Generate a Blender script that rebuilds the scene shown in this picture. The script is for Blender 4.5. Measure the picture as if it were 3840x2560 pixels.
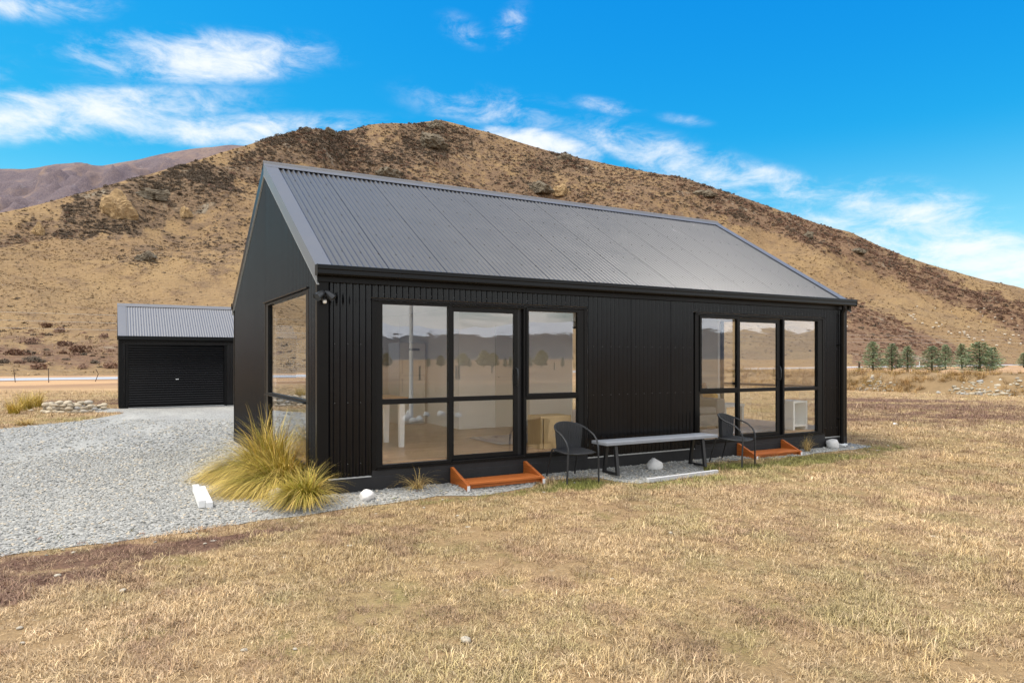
import bpy, bmesh, math, random
import numpy as np
from mathutils import Vector, Matrix
random.seed(7); RNG = np.random.default_rng(11)
R = math.radians
for o in list(bpy.data.objects): bpy.data.objects.remove(o)
SC = bpy.context.scene
COL = SC.collection

# ------------------------------------------------------------------ camera
F = 2637.25; A = 1.0533; HOR = 1345.6           # focal in photo pixels, heading, horizon row
CX, CY, CH = -2.267, -8.934, 1.725
AC, AS = math.cos(A), math.sin(A)
cam = bpy.data.cameras.new('camera'); camo = bpy.data.objects.new('camera', cam); COL.objects.link(camo)
camo.location = (CX, CY, CH); camo.rotation_euler = (math.pi/2, 0, A - math.pi/2)
cam.sensor_width = 36; cam.lens = 36*F/3840; cam.shift_y = (HOR-1280)/3840
cam.clip_start = .1; cam.clip_end = 30000
SC.camera = camo

# ------------------------------------------------------------------ light
SUN_TO = Vector((-.43, .14, .89)).normalized()
SUN_EL = math.asin(SUN_TO.z); SUN_AZ = math.atan2(SUN_TO.x, SUN_TO.y)
sun = bpy.data.lights.new('sun', 'SUN'); suno = bpy.data.objects.new('sun', sun); COL.objects.link(suno)
suno.rotation_euler = SUN_TO.to_track_quat('Z', 'Y').to_euler(); suno.location = (0, 0, 60)
sun.energy = 1.5; sun.angle = R(16); sun.color = (1, .94, .85)
SC.cycles.max_bounces = 8; SC.cycles.diffuse_bounces = 4; SC.cycles.glossy_bounces = 3; SC.cycles.transparent_max_bounces = 12
SC.view_settings.view_transform = 'Standard'; SC.view_settings.look = 'None'
SC.view_settings.exposure = 1.45; SC.view_settings.gamma = 1

# ------------------------------------------------------------------ node helpers
class NT:
    def __init__(s, nt): s.nt = nt
    def n(s, typ, *, p=None, **inp):
        nd = s.nt.nodes.new(typ)
        for k, v in (p or {}).items(): setattr(nd, k, v)
        for k, v in inp.items():
            key = int(k[1:]) if k[0] == 'i' and k[1:].isdigit() else k.replace('_', ' ')
            sk = nd.inputs[key]
            if isinstance(v, bpy.types.NodeSocket): s.nt.links.new(v, sk)
            else: sk.default_value = v
        return nd
    def math(s, op, a, b=0.0, c=0.0, clamp=False):
        return s.n('ShaderNodeMath', p={'operation': op, 'use_clamp': clamp}, i0=a, i1=b, i2=c).outputs[0]
    def vm(s, op, a, b=(0, 0, 0)):
        nd = s.n('ShaderNodeVectorMath', p={'operation': op}, i0=a, i1=b)
        return nd.outputs[1] if op in ('LENGTH', 'DOT_PRODUCT', 'DISTANCE') else nd.outputs[0]
    def noise(s, vec, scale, detail=4, rough=.55, dist=0.0):
        return s.n('ShaderNodeTexNoise', Vector=vec, Scale=scale, Detail=detail, Roughness=rough, Distortion=dist).outputs[0]
    def ss(s, v, a, b):
        nd = s.n('ShaderNodeMapRange', p={'interpolation_type': 'SMOOTHSTEP'}, Value=v)
        nd.inputs[1].default_value = a; nd.inputs[2].default_value = b
        return nd.outputs[0]
    def mix(s, f, a, b, mode='MIX'):
        nd = s.n('ShaderNodeMix', p={'data_type': 'RGBA', 'blend_type': mode})
        for k, v in ((0, f), (6, a), (7, b)):
            if isinstance(v, bpy.types.NodeSocket): s.nt.links.new(v, nd.inputs[k])
            else: nd.inputs[k].default_value = (*v, 1) if (k and len(v) == 3) else v
        return nd.outputs[2]
    def sep(s, v):
        return s.n('ShaderNodeSeparateXYZ', Vector=v).outputs
    def comb(s, x, y, z): return s.n('ShaderNodeCombineXYZ', X=x, Y=y, Z=z).outputs[0]
    def pos(s): return s.n('ShaderNodeNewGeometry').outputs['Position']
    def ell(s, P, cx, cy, rx, ry, warp, rot=0.0):
        """soft ellipse on the ground plane, its rim broken up by warp (-.5..5)"""
        q = s.vm('SUBTRACT', P, (cx, cy, 0)); xyz = s.sep(q)
        ca, sa = math.cos(rot), math.sin(rot)
        u = s.math('ADD', s.math('MULTIPLY', xyz[0], ca/rx), s.math('MULTIPLY', xyz[1], sa/rx))
        v = s.math('ADD', s.math('MULTIPLY', xyz[0], -sa/ry), s.math('MULTIPLY', xyz[1], ca/ry))
        d = s.math('SQRT', s.math('ADD', s.math('MULTIPLY', u, u), s.math('MULTIPLY', v, v)))
        d = s.math('ADD', d, warp)
        return s.ss(d, 1.15, .75)

def material(name, fn, rough=.6, spec=.4, metal=0.0):
    m = bpy.data.materials.new(name); m.use_nodes = True
    nt = m.node_tree; b = nt.nodes['Principled BSDF']
    b.inputs['Roughness'].default_value = rough; b.inputs['Specular IOR Level'].default_value = spec
    b.inputs['Metallic'].default_value = metal
    t = NT(nt)
    def setin(k, v):
        if isinstance(v, bpy.types.NodeSocket): nt.links.new(v, b.inputs[k])
        else: b.inputs[k].default_value = (*v, 1) if hasattr(v, '__len__') and len(v) == 3 else v
    fn(t, setin); return m
def bump(t, h, strength=.3, dist=.01):
    return t.n('ShaderNodeBump', Height=h, Strength=strength, Distance=dist).outputs[0]
def plain(name, col, rough=.6, spec=.4, metal=0.0, var=.12, scale=6.0, bmp=0.0):
    def f(t, s):
        P = t.n('ShaderNodeTexCoord').outputs['Object']
        nz = t.noise(P, scale, 5, .6)
        f1 = t.math('MULTIPLY_ADD', nz, 2*var, 1-var)
        s('Base Color', t.mix(1.0, col, t.comb(f1, f1, f1), 'MULTIPLY'))
        if bmp: s('Normal', bump(t, t.noise(P, scale*12, 3), bmp))
    return material(name, f, rough, spec, metal)

# ------------------------------------------------------------------ photo pixel -> place
def dirv(px, py):
    t = (px-1920)/F; return AC+t*AS, AS-t*AC, (HOR-py)/F
def gz(y):
    """the lawn lies a little lower than the strip along the house wall"""
    s = min(1.0, max(0.0, (-.30-y)/.5)); return -.065*s*s*(3-2*s)
def G(px, py, z=None):
    d = dirv(px, py); zz = 0.0 if z is None else z
    for _ in range(1 if z is not None else 12):
        k = (zz-CH)/d[2]; p = Vector((CX+k*d[0], CY+k*d[1], zz))
        if z is None: zz = .5*zz+.5*gz(p.y)
    return p
def proj(X, Y, Z):
    vx, vy = X-CX, Y-CY; dep = vx*AC+vy*AS
    return 1920+F*(vx*AS-vy*AC)/dep, HOR-F*(Z-CH)/dep

# ------------------------------------------------------------------ world
W = bpy.data.worlds.new('World'); SC.world = W; W.use_nodes = True
def make_world():
    nt = W.node_tree; nt.nodes.clear(); t = NT(nt)
    sky = t.n('ShaderNodeTexSky', p={'sky_type': 'NISHITA', 'sun_disc': False, 'sun_elevation': SUN_EL,
              'sun_rotation': SUN_AZ, 'altitude': 400, 'air_density': 1.0, 'dust_density': .4, 'ozone_density': 2.0}).outputs[0]
    r, g, b = t.sep(sky)                                     # deep polarised blue overhead, paling to the horizon
    ch = lambda v, k, e, m: t.math('MULTIPLY', t.math('POWER', t.math('MINIMUM', t.math('MULTIPLY', v, k), 1.5), e), m)
    sky = t.comb(ch(r, .125/.541, 3.2, 1.85), ch(g, .150/.783, 1.0, 3.5), ch(b, .150/.965, .25, 4.15))
    D = t.n('ShaderNodeTexCoord').outputs['Generated']
    D = t.vm('NORMALIZE', D); x, y, z = t.sep(D)
    az = t.math('ARCTAN2', y, x); el = t.math('ARCSINE', z)
    # a flat cloud layer seen in perspective
    zz = t.math('ADD', t.math('MAXIMUM', z, 0.0), .16)
    P = t.comb(t.math('DIVIDE', x, zz), t.math('DIVIDE', y, zz), 0.0)
    n1 = t.noise(P, 1.3, 6, .62, .35)
    S = t.comb(t.math('MULTIPLY', az, 1.0), t.math('MULTIPLY', el, 2.3), 1.7)
    n2 = t.noise(S, 15.0, 8, .66, .35)
    n3 = t.noise(S, 3.0, 3, .5)
    # where the sky in view carries cloud: (photo x, y, half width, half height, tilt, amount)
    blobs = [(760, 215, 440, 75, -.14, .30), (200, 430, 700, 80, -.22, .32), (900, 490, 520, 55, -.12, .24), (130, 20, 330, 60, -.2, .16), (1740, 115, 110, 50, .3, .12), (1910, 95, 90, 55, -.7, .14),
             (1850, 410, 330, 70, .12, .15), (2030, 545, 190, 45, .2, .42), (2560, 610, 460, 75, .34, .22), (2960, 700, 300, 60, .36, .20), (3420, 800, 330, 95, .30, .33), (3750, 980, 360, 105, .30, .46), (3330, 900, 500, 90, .36, .2),
             (2270, 400, 140, 30, .2, .13), (2560, 450, 120, 24, .2, .10), (-700, 330, 700, 150, -.3, .30), (4700, 900, 700, 170, .3, .3)]
    acc = None
    for px, py, w, h, rot, amt in blobs:
        d = dirv(px, py); a0 = math.atan2(d[1], d[0]); e0 = math.atan2(d[2], math.hypot(d[0], d[1]))
        sc = 1/math.hypot(1, (px-1920)/F)
        rx, ry = w/F*sc*sc, h/F*sc
        du = t.math('SUBTRACT', a0, az); dv = t.math('SUBTRACT', e0, el)       # azimuth falls to the right
        u = t.math('MULTIPLY_ADD', du, math.cos(rot)/rx, t.math('MULTIPLY', dv, math.sin(rot)/rx))
        v = t.math('MULTIPLY_ADD', du, -math.sin(rot)/ry, t.math('MULTIPLY', dv, math.cos(rot)/ry))
        q = t.math('ADD', t.math('MULTIPLY', u, u), t.math('MULTIPLY', v, v))
        g = t.math('MULTIPLY', t.math('EXPONENT', t.math('MULTIPLY', q, -1.0)), amt)
        acc = g if acc is None else t.math('MAXIMUM', acc, g)
    # broken cloud over the unseen sky, thickened and brightened behind and overhead as fill
    away = t.vm('DOT_PRODUCT', D, (AC, AS, 0))
    beh = t.ss(away, .62, .12)
    gen = t.math('MULTIPLY', t.math('MULTIPLY', beh, t.ss(n1, .30, .56)), .82)
    dens = t.math('ADD', acc, t.math('MULTIPLY', t.math('SUBTRACT', n2, .5), 1.15))
    dens = t.math('ADD', dens, t.math('MULTIPLY', t.math('SUBTRACT', n3, .5), .45))
    c1 = t.math('MULTIPLY', t.math('MULTIPLY', t.ss(dens, -.08, .56), t.ss(acc, .02, .14)), .93)
    # a thin pale veil low on the horizon
    col = t.mix(c1, t.mix(t.math('MULTIPLY', t.ss(el, .30, .02), .30), sky, (4.3, 5.0, 5.6)), (4.4, 4.55, 4.7))
    col = t.mix(gen, col, (9.9, 9.5, 9.1))
    bg = t.n('ShaderNodeBackground', Color=col, Strength=.085)
    o = t.n('ShaderNodeOutputWorld'); nt.links.new(bg.outputs[0], o.inputs[0])
make_world()

# ------------------------------------------------------------------ mesh helpers
class MB:
    def __init__(s): s.v = []; s.f = []; s.c = None
    def add(s, vs, fs):
        b = len(s.v); s.v += [tuple(q) for q in vs]; s.f += [tuple(i+b for i in f) for f in fs]; return s
    def box(s, x0, x1, y0, y1, z0, z1):
        vs = [(x, y, z) for x in (x0, x1) for y in (y0, y1) for z in (z0, z1)]
        return s.add(vs, [(0, 1, 3, 2), (4, 6, 7, 5), (0, 4, 5, 1), (2, 3, 7, 6), (0, 2, 6, 4), (1, 5, 7, 3)])
    def hexa(s, b, t):
        """box from 4 bottom and 4 top points"""
        return s.add(list(b)+list(t), [(3, 2, 1, 0), (4, 5, 6, 7)]+[(i, (i+1) % 4, 4+(i+1) % 4, 4+i) for i in range(4)])
    def prism(s, prof, axis, a, b):
        """closed 2-D profile swept along an axis from a to b"""
        n = len(prof)
        def P(u, v, w): return {'x': (w, u, v), 'y': (u, w, v), 'z': (u, v, w)}[axis]
        vs = [P(u, v, a) for u, v in prof]+[P(u, v, b) for u, v in prof]
        return s.add(vs, [tuple(range(n))[::-1], tuple(range(n, 2*n))]+[(i, (i+1) % n, n+(i+1) % n, n+i) for i in range(n)])
    def tube(s, pts, r, n=8, cap=True):
        pts = [Vector(p) for p in pts]; m = len(pts)
        rs = r if hasattr(r, '__len__') else [r]*m
        up = Vector((0, 0, 1)); rings = []
        T0 = (pts[1]-pts[0]).normalized(); N = T0.orthogonal().normalized()
        for i, p in enumerate(pts):
            T = (pts[min(i+1, m-1)]-pts[max(i-1, 0)]).normalized()
            N = (N-T*N.dot(T)).normalized(); B = T.cross(N)
            rings.append([p+(N*math.cos(2*math.pi*k/n)+B*math.sin(2*math.pi*k/n))*rs[i] for k in range(n)])
        fs = [(i*n+k, i*n+(k+1) % n, (i+1)*n+(k+1) % n, (i+1)*n+k) for i in range(m-1) for k in range(n)]
        if cap: fs += [tuple(range(n))[::-1], tuple(range((m-1)*n, m*n))]
        return s.add([q for rr in rings for q in rr], fs)
    def lathe(s, prof, n=16, c=(0, 0, 0)):
        m = len(prof)
        vs = [(c[0]+r*math.cos(2*math.pi*k/n), c[1]+r*math.sin(2*math.pi*k/n), c[2]+z) for r, z in prof for k in range(n)]
        fs = [(i*n+k, i*n+(k+1) % n, (i+1)*n+(k+1) % n, (i+1)*n+k) for i in range(m-1) for k in range(n)]
        return s.add(vs, fs+[tuple(range(n))[::-1], tuple(range((m-1)*n, m*n))])
    def xf(s, M):
        s.v = [tuple(M @ Vector(q)) for q in s.v]; return s
    def mesh(s, name, mat, smooth=None, off=None):
        me = bpy.data.meshes.new(name)
        v = s.v if off is None else [(a-off[0], b-off[1], c-off[2]) for a, b, c in s.v]
        me.from_pydata(v, [], s.f); me.update()
        if mat: me.materials.append(mat)
        if smooth is not None:
            me.polygons.foreach_set('use_smooth', [True]*len(me.polygons)); me.set_sharp_from_angle(angle=R(smooth))
        return me
    def build(s, name, mat, parent=None, smooth=None, local=False, bevel=0.0):
        off = None
        if parent is not None and not local:
            off = Vector(parent.location)
            p = parent.parent
            while p is not None: off += Vector(p.location); p = p.parent
        o = bpy.data.objects.new(name, s.mesh(name, mat, smooth, off)); COL.objects.link(o)
        if parent is not None: o.parent = parent
        if bevel:
            m = o.modifiers.new('bevel', 'BEVEL'); m.width = bevel; m.segments = 2; m.limit_method = 'ANGLE'
        return o
def npmesh(name, v, faces, mat, smooth=False):
    me = bpy.data.meshes.new(name); v = np.asarray(v, dtype=np.float32); faces = np.asarray(faces, dtype=np.int32)
    k = faces.shape[1]
    me.vertices.add(len(v)); me.vertices.foreach_set('co', v.ravel())
    me.loops.add(faces.size); me.loops.foreach_set('vertex_index', faces.ravel())
    me.polygons.add(len(faces)); me.polygons.foreach_set('loop_start', np.arange(0, faces.size, k, dtype=np.int32))
    me.update(calc_edges=True)
    if smooth: me.polygons.foreach_set('use_smooth', np.ones(len(faces), dtype=bool))
    if mat: me.materials.append(mat)
    return me
def tag(o, label=None, cat=None, group=None, kind=None):
    for k, v in (('label', label), ('category', cat), ('group', group), ('kind', kind)):
        if v: o[k] = v
    return o
def thing(name, label, cat, loc=(0, 0, 0), rz=0.0, group=None):
    o = bpy.data.objects.new(name, None); COL.objects.link(o); o.location = loc; o.rotation_euler = (0, 0, rz)
    o.empty_display_size = .2
    return tag(o, label, cat, group)
def link(name, me, parent=None, loc=None):
    o = bpy.data.objects.new(name, me); COL.objects.link(o)
    if parent is not None: o.parent = parent
    if loc is not None: o.location = loc
    return o
def copy_tree(o, parent=None):
    c = o.copy(); COL.objects.link(c); c.parent = parent
    for ch in list(o.children): copy_tree(ch, c)
    return c

# numpy value noise
def vnoise(x, y, seed=0):
    x = np.asarray(x, float); y = np.asarray(y, float)
    xi = np.floor(x).astype(np.int64); yi = np.floor(y).astype(np.int64); fx = x-xi; fy = y-yi
    def h(a, b):
        n = (a*374761393+b*668265263+seed*982451653) & 0xffffffff
        n = ((n ^ (n >> 13))*1274126177) & 0xffffffff
        return ((n ^ (n >> 16)) & 0xffff)/65535.0
    ux = fx*fx*(3-2*fx); uy = fy*fy*(3-2*fy)
    return (h(xi, yi)*(1-ux)+h(xi+1, yi)*ux)*(1-uy)+(h(xi, yi+1)*(1-ux)+h(xi+1, yi+1)*ux)*uy
def fbm(x, y, oct=5, seed=0, gain=.5):
    s = 0; a = 1; tot = 0
    for i in range(oct):
        s = s+a*vnoise(x*2**i, y*2**i, seed+i*17); tot += a; a *= gain
    return s/tot
def inpoly(x, y, poly):
    x = np.asarray(x); y = np.asarray(y); r = np.zeros(x.shape, bool); n = len(poly)
    for i in range(n):
        x1, y1 = poly[i]; x2, y2 = poly[(i+1) % n]
        c = ((y1 > y) != (y2 > y)) & (x < (x2-x1)*(y-y1)/((y2-y1) if y2 != y1 else 1e-9)+x1); r ^= c
    return r

# scatter: points with scale / turn attributes, meshes picked at random (uncountable ground cover only)
def scatter(name, pts, scl, rot, meshes, label, cat=None, col=None):
    me = bpy.data.meshes.new(name); pts = np.asarray(pts, np.float32)
    me.vertices.add(len(pts)); me.vertices.foreach_set('co', pts.ravel()); me.update()
    a = me.attributes.new('scl', 'FLOAT_VECTOR', 'POINT'); a.data.foreach_set('vector', np.asarray(scl, np.float32).ravel())
    a = me.attributes.new('rot', 'FLOAT_VECTOR', 'POINT'); a.data.foreach_set('vector', np.asarray(rot, np.float32).ravel())
    if col is not None:
        a = me.attributes.new('tcol', 'FLOAT_COLOR', 'POINT'); a.data.foreach_set('color', np.concatenate([col, np.ones((len(col), 1))], 1).astype(np.float32).ravel())
    src = bpy.data.collections.new(name+'_source')
    for i, m in enumerate(meshes): src.objects.link(bpy.data.objects.new(f'{name}_piece', m))
    o = link(name, me); o['kind'] = 'stuff'; o['label'] = label
    if cat: o['category'] = cat
    ng = bpy.data.node_groups.new(name, 'GeometryNodeTree')
    ng.interface.new_socket('Geometry', in_out='INPUT', socket_type='NodeSocketGeometry')
    ng.interface.new_socket('Geometry', in_out='OUTPUT', socket_type='NodeSocketGeometry')
    N = ng.nodes; L = ng.links
    gi = N.new('NodeGroupInput'); go = N.new('NodeGroupOutput'); ip = N.new('GeometryNodeInstanceOnPoints')
    ci = N.new('GeometryNodeCollectionInfo'); ci.inputs[0].default_value = src; ci.inputs[1].default_value = True; ci.inputs[2].default_value = True
    ip.inputs['Pick Instance'].default_value = True
    for nm, sk in (('scl', 'Scale'), ('rot', 'Rotation')):
        at = N.new('GeometryNodeInputNamedAttribute'); at.data_type = 'FLOAT_VECTOR'; at.inputs[0].default_value = nm
        L.new(at.outputs[0], ip.inputs[sk])
    L.new(gi.outputs[0], ip.inputs['Points']); L.new(ci.outputs[0], ip.inputs['Instance']); L.new(ip.outputs[0], go.inputs[0])
    md = o.modifiers.new('scatter', 'NODES'); md.node_group = ng
    return o

# ================================================================== MATERIALS
def steel(name, col, rough, dirt=.2, spec=.4):
    def f(t, s):
        P = t.n('ShaderNodeTexCoord').outputs['Object']
        a = t.noise(P, 1.6, 4, .6); b = t.noise(P, 60, 3, .6)
        k = t.math('ADD', t.math('MULTIPLY_ADD', a, dirt, 1-dirt/2), t.math('MULTIPLY_ADD', b, .1, -.05))
        c = t.mix(1.0, col, t.comb(k, k, k), 'MULTIPLY')
        dust = t.math('MULTIPLY', t.ss(t.noise(P, 140, 2, .7), .70, .82), .25)
        s('Base Color', t.mix(dust, c, (.22, .21, .19)))
        s('Roughness', t.math('MULTIPLY_ADD', a, .16, rough-.08))
        s('Normal', bump(t, t.noise(P, 5, 3), .05, .01))
    return material(name, f, rough, spec)
M = {}
M['wall'] = steel('wall_steel', (.0046, .0049, .0060), .20, .25, .26)
M['roof'] = steel('roof_steel', (.085, .085, .088), .24, .08, .26)
M['trim'] = steel('trim_steel', (.0062, .0060, .0061), .32, .2, .15)
M['barge'] = steel('barge_steel', (.125, .125, .128), .42, .1, .5)
M['garage_roof'] = steel('garage_roof_steel', (.150, .150, .158), .45, .10, .4)
M['alu'] = steel('window_aluminium', (.0070, .0068, .0068), .40, .1, .16)
M['gutter'] = steel('gutter_steel', (.0045, .0045, .0045), .28, .1, .18)
M['found'] = plain('stained_timber', (.023, .022, .022), .75, .25, 0, .35, 5, .3)
M['pale_edge'] = plain('pale_sheet_edge', (.42, .42, .40), .6, .3)
M['screw'] = plain('screw_metal', (.02, .02, .022), .4)
M['bright_screw'] = plain('bright_screw_metal', (.16, .16, .16), .4)
M['white'] = plain('white_paint', (.86, .86, .84), .55, .4, 0, .06, 4)
M['lining'] = plain('plaster_lining', (.87, .87, .85), .8, .2, 0, .03, 2)
M['cream'] = plain('cream_door', (.62, .61, .57), .6, .3, 0, .03)
M['fridge'] = plain('fridge_steel', (.5, .5, .5), .3, .5, .6, .03)
M['ivory'] = plain('ivory_plastic', (.75, .74, .70), .45, .4, 0, .04)
M['sofa'] = plain('sofa_cloth', (.20, .19, .18), .9, .2, 0, .15, 30, .3)
M['mustard'] = plain('mustard_cloth', (.55, .31, .06), .9, .2, 0, .1, 30, .3)
M['rug'] = plain('grey_rug', (.40, .38, .40), .95, .1, 0, .35, 25, .9)
M['dark_wood'] = plain('dark_wood', (.07, .035, .02), .5)
M['black_plastic'] = plain('black_plastic', (.02, .022, .024), .35, .5, 0, .15)
M['bottle'] = plain('bottle_glass', (.05, .03, .02), .1, .6)
M['lens'] = plain('lamp_lens', (.55, .50, .38), .2, .6, 0, .2, 30)
M['white_rock'] = plain('white_rock', (.62, .60, .57), .85, .3, 0, .14, 9, .4)
M['block'] = plain('white_painted_timber', (.70, .69, .67), .6, .3, 0, .05, 6)
M['weathered'] = plain('weathered_white_timber', (.50, .50, .50), .75, .3, 0, .3, 14, .4)
M['bench_top'] = plain('grey_painted_board', (.23, .245, .27), .55, .4, 0, .22, 7, .15)
M['black_metal'] = plain('black_metal', (.012, .012, .013), .45, .5, 0, .2)
M['wicker'] = plain('black_wicker', (.017, .018, .020), .45, .5, 0, .3, 60, .4)
M['rope'] = plain('steel_wire', (.45, .42, .38), .5)
M['post_wood'] = plain('post_timber', (.075, .055, .042), .85, .2, 0, .3, 9, .4)
M['rusty'] = plain('rusty_steel', (.07, .045, .035), .8, .2)
M['road'] = plain('pale_asphalt', (.36, .37, .39), .8, .3, 0, .1, .5)
M['sheep'] = plain('sheep_wool', (.58, .51, .41), .95, .1, 0, .1, 10)
M['white_stone2'] = plain('pale_stone', (.42, .37, .29), .85, .2, 0, .3, 9, .3)

def wood(name, c1, c2, axis=0, scale=3.0, rough=.5):
    def f(t, s):
        P = t.n('ShaderNodeTexCoord').outputs['Object']
        sc = [26.0]*3; sc[axis] = 1.6
        q = t.vm('MULTIPLY', P, tuple(v*scale/3 for v in sc))
        g = t.noise(q, 1.0, 6, .65, 1.2)
        s('Base Color', t.mix(t.ss(g, .3, .7), c1, c2)); s('Roughness', t.math('MULTIPLY_ADD', g, .2, rough-.1))
        s('Normal', bump(t, g, .15, .003))
    return material(name, f, rough, .4)
M['floor'] = wood('oak_floor', (.50, .32, .19), (.37, .22, .125), 0, 2.2, .32)
M['oak'] = wood('pale_oak', (.52, .36, .17), (.42, .28, .13), 2, 3, .5)
M['tabletop'] = wood('tabletop_wood', (.42, .20, .075), (.30, .13, .045), 1, 3, .4)
M['step'] = wood('oiled_timber', (.50, .140, .022), (.30, .075, .012), 0, 2.6, .55)
M['step_side'] = wood('oiled_timber_side', (.48, .132, .020), (.28, .070, .012), 1, 2.6, .55)

def glassmat():
    m = bpy.data.materials.new('window_glass'); m.use_nodes = True; nt = m.node_tree; nt.nodes.clear(); t = NT(nt)
    ge = t.n('ShaderNodeNewGeometry'); c = t.math('ABSOLUTE', t.vm('DOT_PRODUCT', ge.outputs['Normal'], ge.outputs['Incoming']))
    fr = t.math('MULTIPLY_ADD', t.math('POWER', t.math('SUBTRACT', 1.0, c), 5.0), .90, .10)      # Schlick, same from both faces
    P = t.pos(); wob = bump(t, t.noise(P, .8, 1), .006, .1)
    gl = t.n('ShaderNodeBsdfGlossy', Color=(.95, .97, 1, 1), Roughness=.0, Normal=wob).outputs[0]
    tr = t.n('ShaderNodeBsdfTransparent', Color=(.98, .985, .98, 1)).outputs[0]
    mx = t.n('ShaderNodeMixShader', i0=fr, i1=tr, i2=gl).outputs[0]
    o = t.n('ShaderNodeOutputMaterial'); nt.links.new(mx, o.inputs[0]); return m
M['glass'] = glassmat()

# dry field colour, a function of place only (turf species, moss, stony ground)
def field(t, P):
    big = t.noise(P, .33, 4, .6); mid = t.noise(P, 1.5, 4, .6); fine = t.noise(P, 9, 4, .7)
    flat = t.vm('MULTIPLY', P, (.35, 1.0, 1.0))
    band = t.noise(flat, .16, 3, .6, .4)
    c = t.mix(t.ss(big, .33, .67), (.43, .285, .150), (.36, .245, .125))
    c = t.mix(t.math('MULTIPLY', t.ss(mid, .52, .72), .75), c, (.255, .215, .080))
    c = t.mix(t.math('MULTIPLY', t.ss(fine, .55, .8), .55), c, (.56, .42, .255))
    c = t.mix(t.math('MULTIPLY', t.ss(t.noise(P, 2.6, 5, .68), .60, .72), .60), c, (.185, .098, .065))
    c = t.mix(t.math('MULTIPLY', t.ss(t.math('ABSOLUTE', t.math('SUBTRACT', big, .38)), .06, .0), .35), c, (.30, .27, .10))
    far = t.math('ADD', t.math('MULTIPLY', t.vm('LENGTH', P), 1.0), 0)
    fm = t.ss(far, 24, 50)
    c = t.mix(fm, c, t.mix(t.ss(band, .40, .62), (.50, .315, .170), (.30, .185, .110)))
    wp = t.math('MULTIPLY_ADD', t.noise(P, .9, 5, .7), 1.9, -.95); wp2 = t.math('MULTIPLY_ADD', t.noise(P, 2.2, 5, .7), 1.8, -.9)
    moss = None
    for (px, py, rx, ry, rot) in [(330, 2090, 1.5, .36, -.02), (60, 2200, .9, .42, 0), (900, 2010, .7, .14, .1)]:
        g = G(px, py); e = t.ell(P, g.x, g.y, rx, ry, wp2, rot); moss = e if moss is None else t.math('MAXIMUM', moss, e)
    for (px, py, rx, ry, rot) in [(3450, 1525, 6.5, 1.7, -.75), (3280, 1500, 4.5, 1.3, -.75), (3230, 1572, 2.2, .6, -.7), (3700, 1562, 5.0, 1.0, -.75), (100, 1522, 6.0, 1.3, .1), (430, 1500, 5, 1.2, .1)]:
        g = G(px, py); moss = t.math('MAXIMUM', moss, t.ell(P, g.x, g.y, rx, ry, wp, rot))
    c = t.mix(t.math('MULTIPLY', moss, .85), c, t.mix(t.ss(fine, .35, .7), (.10, .050, .043), (.21, .115, .082)))
    green = t.ell(P, 3.35, -.80, .75, .33, wp2, 0)
    for (x, y, rx, ry) in [(6.4, -.72, .9, .26), (8.6, -.80, 1.6, .3)]:
        green = t.math('MAXIMUM', green, t.ell(P, x, y, rx, ry, wp2, 0))
    c = t.mix(t.math('MULTIPLY', green, .8), c, (.135, .150, .032))
    return c, fine
def fieldmat():
    def f(t, s):
        P = t.pos(); c, fine = field(t, P)
        d = t.noise(P, 38, 3, .7)
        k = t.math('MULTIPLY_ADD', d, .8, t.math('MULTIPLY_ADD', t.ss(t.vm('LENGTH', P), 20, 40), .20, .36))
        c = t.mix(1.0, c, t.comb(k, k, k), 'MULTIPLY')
        st = t.n('ShaderNodeTexVoronoi', Vector=P, Scale=3.1, Randomness=1).outputs['Distance']
        sm = t.math('MULTIPLY', t.ss(st, .11, .07), t.ss(t.noise(P, .25, 3), .52, .62))
        s('Base Color', t.mix(sm, c, (.52, .47, .39)))
        s('Normal', bump(t, t.math('ADD', t.noise(P, 14, 5, .75), t.math('MULTIPLY', fine, .6)), .8, .05))
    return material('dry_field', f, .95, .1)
def bladmat():
    def f(t, s):
        c = t.n('ShaderNodeAttribute', p={'attribute_name': 'tcol', 'attribute_type': 'INSTANCER'}).outputs['Color']
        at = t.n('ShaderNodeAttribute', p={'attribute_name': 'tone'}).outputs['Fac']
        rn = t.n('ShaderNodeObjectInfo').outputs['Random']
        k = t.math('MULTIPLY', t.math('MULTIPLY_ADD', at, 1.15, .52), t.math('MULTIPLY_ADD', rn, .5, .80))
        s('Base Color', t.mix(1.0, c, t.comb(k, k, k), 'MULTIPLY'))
    return material('dry_turf_blade', f, .8, .2)
M['field'] = fieldmat(); M['blade'] = bladmat()
M['bank'] = plain('bank_earth', (.235, .160, .085), .95, .1, 0, .5, 1.3, .6)

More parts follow.
